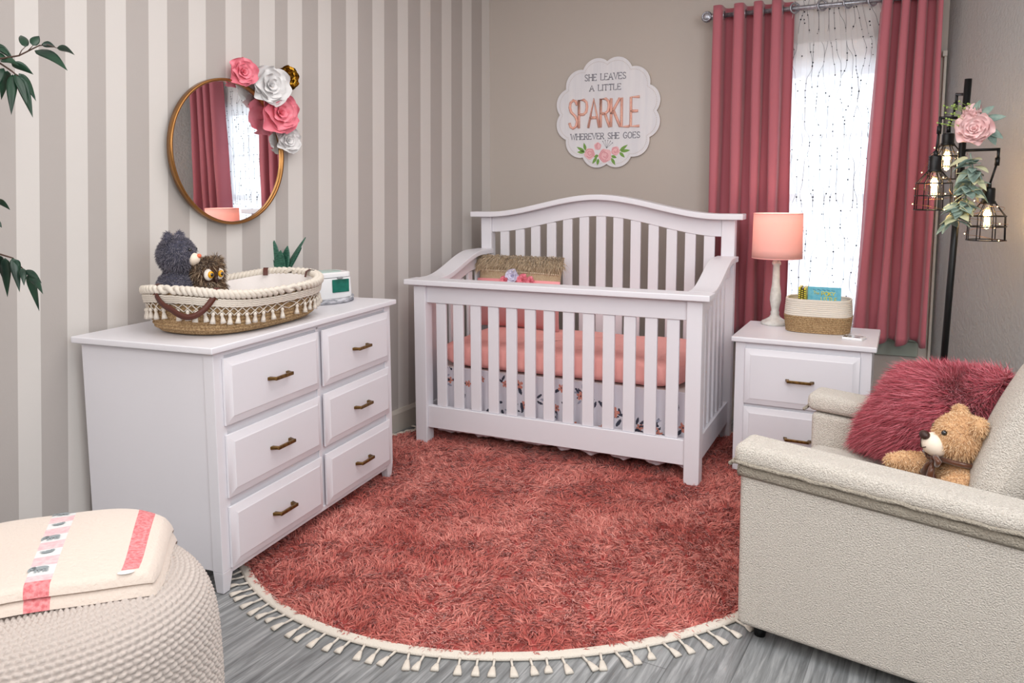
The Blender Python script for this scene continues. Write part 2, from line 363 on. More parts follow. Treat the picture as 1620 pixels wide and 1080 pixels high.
# striped wall: every stripe is a column of the wall's own face; (top t, bottom t, dark?)
STRIPES = [(0,0,0.0848,0.1203,0), (0.0848,0.1203,0.2,0.242,1), (0.2,0.242,0.3013,0.3476,0), (0.3013,0.3476,0.4134,0.4654,1), (0.4134,0.4654,0.5096,0.5661,0), (0.5096,0.5661,0.6166,0.6781,1), (0.6166,0.6781,0.7097,0.7749,0), (0.7097,0.7749,0.8185,0.889,1), (0.8185,0.889,0.9065,0.981,0), (0.9065,0.981,1.0151,1.0953,1), (1.0151,1.0953,1.1069,1.1915,0), (1.1069,1.1915,1.2144,1.3039,1), (1.2144,1.3039,1.2983,1.391,0), (1.2983,1.391,1.3997,1.4976,1), (1.3997,1.4976,1.4841,1.5871,0), (1.4841,1.5871,1.5835,1.6906,1), (1.5835,1.6906,1.6691,1.7801,0), (1.6691,1.7801,1.7417,1.8564,1), (1.7417,1.8564,1.8261,1.945,0), (1.8261,1.945,1.9202,2.0438,1), (1.9202,2.0438,1.9988,2.1252,0), (1.9988,2.1252,2.0918,2.2232,1), (2.0918,2.2232,2.1693,2.3037,0), (2.1693,2.3037,2.2614,2.3997,1), (2.2614,2.3997,2.3378,2.4792,0), (2.3378,2.4792,2.4243,2.5717,1), (2.4243,2.5717,2.4995,2.6505,0), (2.4995,2.6505,2.5648,2.7192,1), (2.5648,2.7192,2.6384,2.7946,0), (2.6384,2.7946,2.7231,2.8839,1), (2.7231,2.8839,2.7947,2.9573,0), (2.7947,2.9573,2.8777,3.0353,1), (2.8777,3.0353,2.9607,3.1133,0), (2.9607,3.1133,3.0437,3.1913,1), (3.0437,3.1913,3.1267,3.2693,0), (3.1267,3.2693,3.2097,3.3473,1), (3.2097,3.3473,3.2927,3.4253,0), (3.2927,3.4253,3.3757,3.5033,1), (3.3757,3.5033,3.4587,3.5813,0), (3.4587,3.5813,3.5417,3.6593,1), (3.5417,3.6593,3.6247,3.7373,0), (3.6247,3.7373,3.7077,3.8153,1), (3.7077,3.8153,3.7907,3.8933,0), (3.7907,3.8933,3.8737,3.9713,1), (3.8737,3.9713,3.9567,4.0493,0), (3.9567,4.0493,4.0397,4.1273,1), (4.0397,4.1273,4.1227,4.2053,0), (4.1227,4.2053,4.2057,4.2833,1), (4.2057,4.2833,4.2887,4.3613,0), (4.2887,4.3613,4.3717,4.4393,1), (4.3717,4.4393,4.4547,4.5173,0), (4.4547,4.5173,4.5377,4.5953,1), (4.5377,4.5953,4.6207,4.6733,0), (4.6207,4.6733,4.7037,4.7513,1), (4.7037,4.7513,4.7867,4.8293,0), (4.7867,4.8293,4.8697,4.9073,1), (4.8697,4.9073,4.9527,4.9853,0), (4.9527,4.9853,5.0357,5.0633,1), (5.0357,5.0633,5.1187,5.1413,0), (5.1187,5.1413,5.2017,5.2193,1), (5.2017,5.2193,5.2847,5.2973,0), (5.2847,5.2973,5.3677,5.3753,1), (5.3677,5.3753,5.4507,5.4533,0), (5.4507,5.4533,5.5337,5.5313,1), (5.5337,5.5313,5.6167,5.6093,0)]
b = B()
for (t0, b0, t1, b1, dk) in STRIPES:
    b.add([wl(b0, 0), wl(b1, 0), wl(t1, CZ), wl(t0, CZ)], [(0, 1, 2, 3)], 1 if dk else 0)
tN = STRIPES[-1][2]
b.add([wl(0, 0, -.1), wl(tN, 0, -.1), wl(tN, CZ, -.1), wl(0, CZ, -.1)], [(3, 2, 1, 0)], 0)
struct(b.obj('wall_left', [STR_L, STR_D], smooth=False))
b = B(); b.add([wl(0, 0, 0), wl(5.4, 0, 0), wl(5.4, 0, .016), wl(0, 0, .016), wl(0, .098, 0), wl(5.4, .098, 0), wl(5.4, .098, .016), wl(0, .098, .016),
               wl(0, .118, 0), wl(5.4, .118, 0), wl(5.4, .118, .007), wl(0, .118, .007)],
              [(3, 2, 6, 7), (7, 6, 10, 11), (11, 10, 9, 8), (0, 3, 7, 4), (1, 5, 6, 2)])
struct(b.obj('baseboard_left', TRIMW, smooth=False))
WX0, WX1, WZ0, WZ1 = 1.61, 2.37, .56, 1.957     # window opening
b = B()
b.box(-.1, WX0, 0, .12, 0, CZ); b.box(WX1, XR+.1, 0, .12, 0, CZ); b.box(WX0, WX1, 0, .12, 0, WZ0); b.box(WX0, WX1, 0, .12, WZ1, CZ)
struct(b.obj('wall_back', GREIGE, smooth=False))
b = B().box(0, XR, -.014, 0, 0, .105).box(0, XR, -.007, 0, .105, .118); struct(b.obj('baseboard_back', TRIMW, smooth=False))
def wr(y, z, off=0):
    n = Vector((-1, -RSL, 0)).normalized(); return tuple(Vector((XR-RSL*y, y, z))+n*off)
b = B().add([wr(0, 0), wr(YB, 0), wr(YB, CZ), wr(0, CZ), wr(0, 0, -.1), wr(YB, 0, -.1), wr(YB, CZ, -.1), wr(0, CZ, -.1)],
            [(0, 1, 2, 3), (7, 6, 5, 4), (0, 4, 5, 1), (3, 2, 6, 7), (1, 5, 6, 2), (0, 3, 7, 4)])
struct(b.obj('wall_right', RWALL, smooth=False))
b = B().add([wr(0, 0, .014), wr(YB, 0, .014), wr(YB, .11, .014), wr(0, .11, .014), wr(0, .11, 0), wr(YB, .11, 0)], [(0, 1, 2, 3), (3, 2, 5, 4)])
struct(b.obj('baseboard_right', TRIMW, smooth=False))
b = B().box(-1.2, 5.2, YB-.1, YB, 0, CZ); struct(b.obj('wall_front', GREIGE, smooth=False))
# corner trim strip and pipe cover beside the right curtain
b = B().box(XR-.012, XR-.001, -.03, -.001, .02, 1.94).box(XR-.02, XR-.001, -.045, -.001, 1.94, 1.965); struct(b.obj('trim_1', TRIMW, smooth=False))
# window
b = B()
b.box(WX0-.08, WX0+.005, -.018, .02, WZ0-.03, WZ1+.09).box(WX1-.005, WX1+.08, -.018, .02, WZ0-.03, WZ1+.09).box(WX0-.1, WX1+.1, -.024, .02, WZ1-.005, WZ1+.1)
b.box(WX0, WX0+.03, .0, .12, WZ0, WZ1).box(WX1-.03, WX1, 0, .12, WZ0, WZ1).box(WX0, WX1, 0, .12, WZ1-.03, WZ1).box(WX0, WX1, 0, .12, WZ0, WZ0+.03)
win = struct(b.obj('window_1', WINW, smooth=False, bevel=.003))
for (y0, za, zb) in ((.065, 1.235, WZ1-.03), (.035, WZ0+.03, 1.265)):
    b = B(); xa, xb = WX0+.03, WX1-.03
    b.box(xa, xa+.035, y0, y0+.028, za, zb).box(xb-.035, xb, y0, y0+.028, za, zb).box(xa, xb, y0, y0+.028, za, za+.04).box(xa, xb, y0, y0+.028, zb-.035, zb)
    for x in (1.86, 2.115): b.box(x-.009, x+.009, y0+.006, y0+.024, za, zb)
    b.box(xa, xb, y0+.006, y0+.024, (za+zb)/2-.009, (za+zb)/2+.009)
    b.obj('window_sash', WINW, win, smooth=False)
    B().box(xa+.01, xb-.01, y0+.012, y0+.016, za+.01, zb-.01).obj('pane', GLASS, win, smooth=False)
B().box(WX0-.1, WX1+.1, -.05, .06, WZ0-.035, WZ0-.002).box(WX0-.08, WX1+.085, -.016, 0, WZ0-.12, WZ0-.035).obj('window_sill', SILL, win, smooth=False, bevel=.003)

# ------------------------------------------------------------------ dresser
def drawer_front(w, h, t=.017):
    """raised panel: flat field stepping back to a bevelled border; face looks to -Y"""
    b = B(); e = .025
    def ring(i, y): return [(i, y, i), (w-i, y, i), (w-i, y, h-i), (i, y, h-i)]
    rs = [ring(0, 0), ring(0, -t*.45), ring(e, -t*.90), ring(e+.002, -t)]
    vs = sum(rs, []); fs = [(0, 3, 2, 1)]
    for k in range(3):
        for i in range(4): j = (i+1) % 4; fs.append((4*k+i, 4*k+j, 4*k+4+j, 4*k+4+i))
    fs.append((12, 13, 14, 15)); b.add(vs, fs); return b
def pull(L=.10):
    b = B(); h = L/2
    for sx in (-1, 1):
        b.hexa([(sx*h-.008, 0, -.006), (sx*h+.008, 0, -.006), (sx*h+.008, 0, .006), (sx*h-.008, 0, .006)],
               [(sx*(h-.008)-.006, -.026, -.005), (sx*(h-.008)+.006, -.026, -.005), (sx*(h-.008)+.006, -.026, .005), (sx*(h-.008)-.006, -.026, .005)])
    b.box(-h+.002, h-.002, -.031, -.022, -.006, .006); return b
def add_drawer(root, x, z, w, h, y, L=.10):
    o = drawer_front(w, h).obj('drawer', WHITE, root, smooth=False, bevel=.0015); o.location = (x, y, z)
    p = pull(L).obj('handle', BRASS, o, smooth=False, bevel=.002); p.location = (w/2, -.017, h/2)
    return o
DL, DD, DH = 1.1565, .587, .8168
# local x = length (towards the window), local -y = front
dr = thing('dresser', 'long white six-drawer dresser with brass bar pulls against the striped wall', 'dresser', (.4105, -2.7107, 0), .0824+pi/2)
def D(u, v, z): r = .0824; return Vector((.4105-cos(r)*v-sin(r)*u, -2.7107+cos(r)*u-sin(r)*v, z))
B().box(0, DL, 0, DD, DH-.022, DH).obj('top', WHITE, dr, bevel=.004, smooth=False)
b = B()
b.box(.03, DL-.03, .028, DD-.012, .075, DH-.0225)
dm = b.obj('carcass', WHITE, dr, bevel=.002, smooth=False)
b = B()
for u0, sg in ((.026, 1), (DL-.026, -1)):       # front stiles running down into tapered feet
    b.prism([(u0, .02), (u0+sg*.05, .02), (u0+sg*.05, .06), (u0, .06)][::sg], .075, DH-.0225)
    lo = [(u0+sg*.006, .026, .002), (u0+sg*.036, .026, .002), (u0+sg*.036, .054, .002), (u0+sg*.006, .054, .002)]
    hi = [(u0, .02, .075), (u0+sg*.05, .02, .075), (u0+sg*.05, .06, .075), (u0, .06, .075)]
    b.hexa(lo[::sg], hi[::sg])
b.box(.076, DL-.076, .022, .04, .06, .078); b.box(.076, DL-.076, .022, .03, DH-.04, DH-.0225); b.box(DL/2+.002-.008, DL/2+.002+.008, .022, .03, .075, DH-.03)
b.obj('face_frame', WHITE, dr, bevel=.002, smooth=False)
for u0, sg in ((.03, 1), (DL-.03, -1)):
    b = B(); lo = [(u0, DD-.05, .002), (u0+sg*.03, DD-.05, .002), (u0+sg*.03, DD-.018, .002), (u0, DD-.018, .002)]
    hi = [(u0, DD-.075, .075), (u0+sg*.04, DD-.075, .075), (u0+sg*.04, DD-.013, .075), (u0, DD-.013, .075)]
    b.hexa(lo[::sg], hi[::sg]); b.obj('foot', WHITE, dr, smooth=False)
for (z0, z1) in ((.552, .770), (.314, .522), (.080, .284)):
    for (x0, x1) in ((.062, .573), (.600, 1.098)): add_drawer(dr, x0, z0, x1-x0, z1-z0, .0195)

# ------------------------------------------------------------------ nightstand
ns = thing('nightstand', 'white two-drawer nightstand between crib and armchair, under the lamp', 'nightstand', (1.6625, -.8865, 0), -.0301)
NW, ND, NH = .599, .4831, .6384
B().box(0, NW, 0, ND, NH-.024, NH).obj('top', WHITE, ns, bevel=.005, smooth=False)
B().box(.022, NW-.022, .024, ND-.01, .07, NH-.0245).obj('carcass', WHITE, ns, bevel=.002, smooth=False)
b = B()
for u0, sg in ((.018, 1), (NW-.018, -1)):
    b.prism([(u0, .018), (u0+sg*.045, .018), (u0+sg*.045, .05), (u0, .05)][::sg], .07, NH-.0245)
    lo = [(u0, .02, .014), (u0+sg*.026, .02, .014), (u0+sg*.026, .046, .014), (u0, .046, .014)]
    hi = [(u0, .018, .07), (u0+sg*.045, .018, .07), (u0+sg*.045, .05, .07), (u0, .05, .07)]
    b.hexa(lo[::sg], hi[::sg])
b.box(.06, NW-.06, .02, .034, .058, .074); b.obj('face_frame', WHITE, ns, bevel=.002, smooth=False)
for u0, sg in ((.022, 1), (NW-.022, -1)):
    B().prism([(u0, ND-.045), (u0+sg*.035, ND-.045), (u0+sg*.035, ND-.012), (u0, ND-.012)][::sg], .002, .07).obj('foot', WHITE, ns, smooth=False)
add_drawer(ns, .062, .335, NW-.124, .253, .0175, .105); add_drawer(ns, .062, .078, NW-.124, .243, .0175, .105)

# ------------------------------------------------------------------ crib
cr = thing('crib', 'white wooden crib with slatted sides and arched headboard on the pink rug', 'crib', (.1275, -1.1236, .008), -.0099)
CW, CD, CH, CB = 1.4552, .787, .846, 1.169
P = .068
def post(u0, v0, z1, w=P, d=P): return B().box(u0, u0+w, v0, v0+d, 0, z1)
for u0 in (0, CW-P): post(u0, 0, CH-.028).obj('post', WHITE, cr, bevel=.004, smooth=False)
for u0 in (0, CW-P): post(u0, CD-.055, CB-.03, d=.055).obj('post', WHITE, cr, bevel=.004, smooth=False)
B().box(-.04, CW+.035, -.03, .09, CH-.027, CH).obj('front_cap_rail', WHITE, cr, bevel=.004, smooth=False)
B().box(P, CW-P, .016, .045, CH-.118, CH-.0275).obj('front_rail', WHITE, cr, bevel=.003, smooth=False)
B().box(P, CW-P, .012, .047, .082, .196).obj('bottom_rail', WHITE, cr, bevel=.003, smooth=False)
B().box(P, CW-P, CD-.047, CD-.012, .082, .196).obj('bottom_rail', WHITE, cr, bevel=.003, smooth=False)
for k in range(13):
    u = .118+k*.0982; B().box(u, u+.056, .022, .038, .1965, CH-.1185).obj('slat', WHITE, cr, bevel=.003, smooth=False)
def arch(u):
    t = (u-.02)/(CW-.04); t = max(0, min(1, t)); q = abs(t-.5)*2
    return .098*(1-sstep(q/.93))
def rail(fz0, fz1, u0, u1, v0, v1, n=48):
    b = B(); vs = []
    for i in range(n+1):
        u = lerp(u0, u1, i/n); vs += [(u, v0, fz0(u)), (u, v1, fz0(u)), (u, v1, fz1(u)), (u, v0, fz1(u))]
    fs = [(3, 2, 1, 0), tuple(4*n+k for k in range(4))]
    for i in range(n):
        for k in range(4): j = (k+1) % 4; fs.append((4*i+k, 4*i+j, 4*i+4+j, 4*i+4+k))
    return b.add(vs, fs)
rail(lambda u: CB-.03+arch(u), lambda u: CB+arch(u), -.045, CW+.045, CD-.105, CD-.0).obj('headboard_cap', WHITE, cr, bevel=.004, smooth=False)
rail(lambda u: CB-.03-.088+arch(u), lambda u: CB-.0305+arch(u), P, CW-P, CD-.045, CD-.018).obj('headboard_panel', WHITE, cr, bevel=.002, smooth=False)
for k in range(13):
    u = .118+k*.0982; B().box(u, u+.056, CD-.04, CD-.024, .1965, CB-.1195+arch(u+.028)+.004).obj('slat', WHITE, cr, bevel=.003, smooth=False)
def side_z(v): return CH+.108*sstep((v-.14)/.46)
for u0, sg in ((0, 1), (CW, -1)):
    def sw(n_, fz0, fz1, a0, a1, v0, v1):
        b = B(); vs = []; n = 30; A0, A1 = u0+sg*a0, u0+sg*a1
        for i in range(n+1):
            v = lerp(v0, v1, i/n); vs += [(A0, v, fz0(v)), (A1, v, fz0(v)), (A1, v, fz1(v)), (A0, v, fz1(v))]
        fs = [(0, 1, 2, 3), tuple(4*n+3-k for k in range(4))]
        for i in range(n):
            for k in range(4): j = (k+1) % 4; fs.append((4*i+j, 4*i+k, 4*i+4+k, 4*i+4+j))
        if sg < 0: fs = [f[::-1] for f in fs]
        b.add(vs, fs); return b.obj(n_, WHITE, cr, bevel=.003, smooth=False)
    sw('side_cap', lambda v: side_z(v)-.027, side_z, -.022, .085, .0905, CD-.056)
    sw('side_rail', lambda v: side_z(v)-.107, lambda v: side_z(v)-.0275, .018, .046, P, CD-.056)
    sw('side_bottom_rail', lambda v: .082, lambda v: .196, .014, .05, P, CD-.056)
    for k in range(6):
        v = .105+k*.099; a, c = sorted((u0+sg*.024, u0+sg*.04))
        B().box(a, c, v, v+.05, .1965, side_z(v)-.105).obj('slat', WHITE, cr, bevel=.003, smooth=False)

def crib_pt(u, v, z): r = -.0099; return Vector((.1275+cos(r)*u-sin(r)*v, -1.1236+sin(r)*u+cos(r)*v, z))
# mattress
mt = thing('crib_mattress', 'crib mattress under a fitted peach sheet inside the white crib', 'mattress', (.1275, -1.1236, 0), -.0099)
def mfn(u, v):
    # rounded slab, wrinkled skin
    a = 2*pi*u; sx = CW-.19; sy = CD-.15
    ca, sa = cos(a), sin(a); ex = .22
    px = math.copysign(abs(ca)**ex, ca)*sx/2; py = math.copysign(abs(sa)**ex, sa)*sy/2
    ph = -pi/2+pi*v; cz = math.copysign(abs(sin(ph))**.45, sin(ph)); ch = abs(cos(ph))**.28
    wr_ = .004*sin(px*38+sin(py*20)*2)*ch*(1-abs(cz))+.003*sin(px*90+py*50+cz*3)*ch
    return (CW/2+px*ch*(1+wr_), CD/2-.005+py*ch*(1+wr_*3), .467+.068*cz+.004*sin(px*11+py*7)*(cz > 0))
B().grid(mfn, 260, 26, cu=True).obj('fitted_sheet', PEACH, mt)
# skirt
sk = thing('crib_skirt', 'gathered floral crib skirt hanging below the mattress behind the slats', 'crib skirt', (.1275, -1.1236, 0), -.0099)
SR = random.Random(12); MOT = []
for k in range(64):
    x, z, q = .01+k*.0215+SR.uniform(-.01, .01), SR.uniform(.10, .375), SR.uniform(0, 6.28)
    if k % 3 != 1: MOT.append(('f', x, z, SR.uniform(.017, .027), q))
    for h in range(3 if k % 3 == 1 else 1):
        a = q+h*1.1; R_ = .032; MOT.append(('l', x+cos(a)*R_, z+sin(a)*R_, SR.uniform(.014, .022), a))
        if SR.random() < .35: MOT.append(('g', x+cos(a+.5)*.045, z+sin(a+.5)*.045, .015, a+.4))
def motif(x, z):
    for kd, mx_, mz, R_, q in MOT:
        dx, dz = x-mx_, z-mz
        if abs(dx) > .03 or abs(dz) > .03: continue
        if kd == 'f':
            d = hypot(dx, dz); a = atan2(dz, dx)
            if d < R_*(.5+.5*abs(cos(2.5*a+q))) : return 2 if d < R_*.16 else 1
        else:
            u, v = dx*cos(q)+dz*sin(q), -dx*sin(q)+dz*cos(q)
            if (u/R_)**2+(v/(R_*.36))**2 < 1: return 2 if kd == 'l' else 3
    return 0
def skirt(u0, v0, u1, v1, n):
    du, dv = u1-u0, v1-v0; l = hypot(du, dv); nx, ny = dv/l, -du/l
    def fn(s, t):
        w = (.010*sin(s*l*46+1.2*sin(s*l*9))+.004*sin(s*l*113))*(.25+t); z1 = .048+.016*abs(cos(s*l*pi/.155))
        return (u0+du*s+nx*w, v0+dv*s+ny*w, lerp(.40, z1, t))
    return B().grid(fn, n, 80 if n > 200 else 12, mf=(lambda s, t: motif(s*l, lerp(.40, .05, t))) if n > 200 else None)
for args in ((.082, .085, CW-.082, .085, 620), (.088, CD-.1, .088, .09, 120), (CW-.088, .09, CW-.088, CD-.1, 120)):
    skirt(*args).obj('ruffled_panel', SKIRT, sk, solid=.0015)
B().box(.082, CW-.082, .086, CD-.1, .394, .3995).obj('skirt_platform', LINEN, sk, smooth=False)

# bolster cushion standing in the crib
pl = thing('throw_pillow', 'tan fringed pillow with pearl trim and cloth flowers standing in the crib', 'pillow', crib_pt(.050, .555, .535), -.0099)
PXF = RX(radians(-9))
def cushion(w, h, t, nu=36, nv=28, exp=.5, y0=0):
    def fn(s, side):
        def g(a, c_):
            x = 2*a-1; y = 2*c_-1
            k = (max(0, 1-x*x)**exp)*(max(0, 1-y*y)**exp)
            pin = 1-.05*(1-abs(y)**2)*abs(x)**3; pin2 = 1-.05*(1-abs(x)**2)*abs(y)**3
            return (w/2+x*w/2*pin, y0+side*t/2*k, h/2+y*h/2*pin2)
        return g
    b = B(); b.grid(fn(0, -1), nu, nv); k = len(b.f)
    b2 = B().grid(fn(0, 1), nu, nv); b2.f = [f[::-1] for f in b2.f]; b.add(b2.v, b2.f); return b
def xform(b, M): b.v = [tuple(M @ Vector(v)) for v in b.v]; return b
PW, PH = .52, .40
b = cushion(PW, PH, .13); cv = b.v
for i, f in enumerate(b.f):
    z = sum(cv[k][2] for k in f)/len(f); b.m[i] = 1 if z > .235 else 0
xform(b, PXF).obj('cushion', [MAUVE, TAN], pl)
def pface(x, z):   # front surface of that pillow
    X = 2*x/PW-1; Z = 2*z/PH-1; return -(.065*(max(0, 1-X*X)**.5)*(max(0, 1-Z*Z)**.5))
b = B()
for k in range(46):
    x = .02+k*(PW-.04)/45; z = .318-.012*x/PW; b.ball(PXF @ Vector((x, pface(x, z)-.003, z)), .0052, 8, 6)
b.obj('pearl_trim', mat('pearl', rgb(238, 222, 196), .3), pl)
b = B().grid(lambda s, t: tuple(PXF @ Vector((.006+s*(PW-.012), pface(.006+s*(PW-.012), .24+t*.03)-.002, .24+t*.03))), 40, 3); b.obj('ribbon', RIBBON, pl)
n = 5200; X = rng.uniform(.002, PW-.002, n); Z = rng.uniform(.345, PH-.003, n)
Y = np.array([pface(x, z) for x, z in zip(X, Z)])
Pn = np.stack([X, Y, Z], 1); Dn = rng.normal(size=(n, 3))*.7+np.array([0, -.8, .1])+np.stack([(X/PW-.5)*1.2, 0*X, (Z > .385)*1.2], 1); mm = np.array(PXF.to_3x3())
strands('fringe', Pn@mm.T, Dn@mm.T, rng.uniform(.026, .05, n), .0020, FRNG, pl, bend=np.tile([0, -.15, -.75], (n, 1)), kind='stuff')

def petal_rose(R, layers, cup=.5, twist=0, seed=0, thick=0):
    """paper rose facing +Z: rings of cupped petals, tighter to the centre"""
    rn = random.Random(seed); b = B()
    for li in range(layers):
        q = 1-li/layers; rad = R*q; n = 5 if li < layers-1 else 3; tilt = lerp(.25, 1.25, li/(max(1, layers-1)))
        for k in range(n):
            a = 2*pi*(k+.5*(li % 2))/n+rn.uniform(-.15, .15)+twist; w = rad*1.35; h = rad*1.0
            jt = rn.uniform(.9, 1.1)
            def fn(s, t, a=a, w=w, h=h, tilt=tilt, jt=jt, rad=rad, li=li):
                x = (s-.5)*w*(sin(pi*min(1, .18+t*.72))**.7)*jt
                r = t*h*jt*(1-.12*(2*s-1)**2); z = 0
                curl = .22*rad*(t**3)*(-1 if li < layers-1 else .2)
                cz = cup*rad*((2*s-1)**2)*.5*t
                y = r*cos(tilt); zz = r*sin(tilt)+cz+curl+.04*rad*sin(9*s+li)*t
                y0 = .06*rad
                return (cos(a)*(y+y0)-sin(a)*x, sin(a)*(y+y0)+cos(a)*x, zz+li*R*.03)
            b.grid(fn, 9, 8)
    return b
def place_rose(b, loc, nvec, s=1):
    q = Vector(nvec).to_track_quat('Z', 'Y').to_matrix().to_4x4(); return xform(b, TR(*loc) @ q @ Matrix.Scale(s, 4))
for (x, z, r, M) in ((.205, .262, .028, PINK), (.25, .288, .040, mat('lilac_cloth', rgb(222, 218, 240), .8)), (.315, .268, .036, PINK), (.36, .262, .028, PINK)):
    q = PXF @ Vector((x, pface(x, z)-.012, z)); place_rose(petal_rose(r, 4, seed=int(x*999)), q, (0, -1, .15)).obj('cloth_flower', M, pl)

# ------------------------------------------------------------------ rug
EA, EB, EPH = 1.284, 1.102, 1.166
rug = thing('round_rug', 'round shaggy coral-pink rug with white tasselled edge', 'rug', (1.018, -1.451, 0), EPH)
B().lathe([(0.001, .001), (1, .001), (1, .007), (.001, .0075)], 128, sx=EA, sy=EB, cap=False).obj('rug_base', RUGB, rug)
b = B(); n = 200; pr_ = [(-.012, .002), (.018, .002), (.020, .006), (.012, .011), (-.012, .011)]
vs = [((EA+k)*cos(2*pi*q/n), (EB+k)*sin(2*pi*q/n), z) for k, z in pr_ for q in range(n)]
b.add(vs, [(i*n+q, i*n+(q+1) % n, (i+1)*n+(q+1) % n, (i+1)*n+q) for i in range(4) for q in range(n)]); b.obj('edge_binding', COTTON, rug)
N_ = 125000
r_ = np.sqrt(rng.random(N_)); a_ = rng.uniform(0, 2*pi, N_); X, Y = r_*np.cos(a_)*(EA-.004), r_*np.sin(a_)*(EB-.004)
def fld(x, y, k, s): return np.sin(x*k+s+2*np.sin(y*k*.7+s*1.7))+np.sin(y*k*1.1+s*2.3+2*np.sin(x*k*.6+s))
ang = 2.2*fld(X, Y, 2.1, 1.)+1.6*fld(X, Y, 9.0, 4.)+rng.normal(0, .45, N_)
cell = np.stack([np.floor(X/.024+.5*np.sin(Y*60)), np.floor(Y/.024+.5*np.sin(X*60))], 1).astype(np.int64)
hsh = (cell[:, 0]*73856093 ^ cell[:, 1]*19349663) % 1000/1000.0
ang = ang+(hsh-.5)*3.6
lean = .6+.55*np.sin(hsh*57)+.35*np.clip(fld(X, Y, 3.1, 2.), -1, 1)
Dn = np.stack([np.cos(ang)*lean, np.sin(ang)*lean, np.full(N_, .95)], 1)+rng.normal(0, .16, (N_, 3))
Dn[:, 2] = np.abs(Dn[:, 2])
L_ = rng.uniform(.024, .040, N_)*(.85+.3*hsh)*np.where(r_ > .975, .6, 1)
bend = np.stack([np.cos(ang)*.5, np.sin(ang)*.5, np.full(N_, -.42)], 1)
strands('pile', np.stack([X, Y, np.full(N_, .006)], 1), Dn, L_, .0024, RUGM, rug, bend=bend, kind='stuff')
def wall_gap(p):            # distance of a rug-local point from the striped wall
    x = 1.018+cos(EPH)*p[0]-sin(EPH)*p[1]; y = -1.451+sin(EPH)*p[0]+cos(EPH)*p[1]; return nL.x*x+nL.y*y
nloc = np.array([cos(EPH)*nL.x+sin(EPH)*nL.y, -sin(EPH)*nL.x+cos(EPH)*nL.y, 0])
for ch in [o for o in COL.objects if o.parent == rug]:      # the edge pushed up against the baseboard
    me = ch.data; V = np.empty(len(me.vertices)*3, np.float32); me.vertices.foreach_get('co', V); V = V.reshape(-1, 3)
    x = 1.018+cos(EPH)*V[:, 0]-sin(EPH)*V[:, 1]; y = -1.451+sin(EPH)*V[:, 0]+cos(EPH)*V[:, 1]; g = nL.x*x+nL.y*y
    V += np.maximum(0, .026-g)[:, None]*nloc; me.vertices.foreach_set('co', V.ravel()); me.update()
def tassel(seed):
    rn = random.Random(seed); b = B(); k = rn.uniform(-.25, .25); L = rn.uniform(.058, .074)
    b.tube([(0, 0, .007), (.012, k*.004, .006), (.03, k*.015, .005)], [.0045, .0036, .0032], 6)
    b.tube([(.028, k*.014, .006), (.036, k*.018, .0075), (L-.01, k*.034, .006), (L, k*.038, .004)], [.0035, .0062, .0115, .012], 8, flat=.42)
    return b
tas = [tassel(i).obj('tassel', COTTON, rug) for i in range(6)]; tn = 0
for a in [-209+2.3*i for i in range(57)]+[74+2.5*i for i in range(23)]:
    if tn < 6: o = tas[tn]
    else: o = tas[tn % 6].copy(); COL.objects.link(o); o.parent = rug
    ar = radians(a+random.uniform(-.3, .3)); o.location = (cos(ar)*(EA+.018), sin(ar)*(EB+.018), 0); o.rotation_euler = (0, 0, atan2(sin(ar)*EA, cos(ar)*EB)+random.uniform(-.22, .22)); tn += 1
    q = o.rotation_euler[2]; lc = Vector(o.location); e_ = wall_gap((lc.x+.08*cos(q), lc.y+.08*sin(q)))
    if e_ < .03:                                             # tassels at the wall lie along the baseboard
        q = atan2(nloc[1], nloc[0])+(1.45 if tn % 2 else 1.25); g = wall_gap(lc); k = max(0, .036-g); o.location = (lc.x+nloc[0]*k, lc.y+nloc[1]*k, .004); o.rotation_euler[2] = q

# ------------------------------------------------------------------ round mirror and paper flowers
MT, MZ, MR = 2.057, 1.453, .283
mi = thing('round_mirror', 'round wall mirror with thin gold frame on the striped wall', 'mirror', wl(MT, MZ, .0135), -LW+.043)
b = B()
prof = [(MR-.004, .004), (MR-.004, .020), (MR+.0, .025), (MR+.006, .025), (MR+.008, .020), (MR+.008, .001), (MR-.002, .001)]
n = 128; vs = [(x, r*cos(2*pi*k/n), r*sin(2*pi*k/n)) for r, x in prof for k in range(n)]; m_ = len(prof)
b.add(vs, [(i*n+k, i*n+(k+1) % n, ((i+1) % m_)*n+(k+1) % n, ((i+1) % m_)*n+k) for i in range(m_) for k in range(n)])
b.obj('frame', GOLD, mi)
b = B(); n = 128; rr = MR-.002
b.add([(.012, rr*cos(2*pi*k/n), rr*sin(2*pi*k/n)) for k in range(n)]+[(.003, rr*cos(2*pi*k/n), rr*sin(2*pi*k/n)) for k in range(n)],
      [tuple(range(n)), tuple(range(2*n-1, n-1, -1))]+[(k, n+k, n+(k+1) % n, (k+1) % n) for k in range(n)])
b.obj('mirror_glass', MIRR, mi, smooth=False)
for (t, z, r, off, M, lab, sd) in (
    (1.995, 1.775, .062, .045, PINK, 'small pink paper rose at the top edge of the round mirror', 1),
    (1.871, 1.735, .088, .06, WPAPER, 'large white paper rose overlapping the round mirror', 2),
    (1.752, 1.780, .056, .04, GOLDP, 'gold paper rose up and right of the mirror', 3),
    (1.812, 1.628, .096, .05, PINK, 'large pink paper rose at the right edge of the mirror', 4),
    (1.752, 1.515, .058, .035, WPAPER, 'small white paper rose on the wall lowest of the cluster', 5)):
    q = thing('paper_rose', lab, 'paper flower', wl(t, z, off), -LW, None)
    rb = petal_rose(r, 5, cup=.7, seed=sd); place_rose(rb, (0, 0, 0), (1, -.25, .05)); rb.obj('petals', M, q)
    B().tube([(-off+.002, 0, 0), (-.002, 0, 0)], r*.35, 12).obj('backing', M, q)

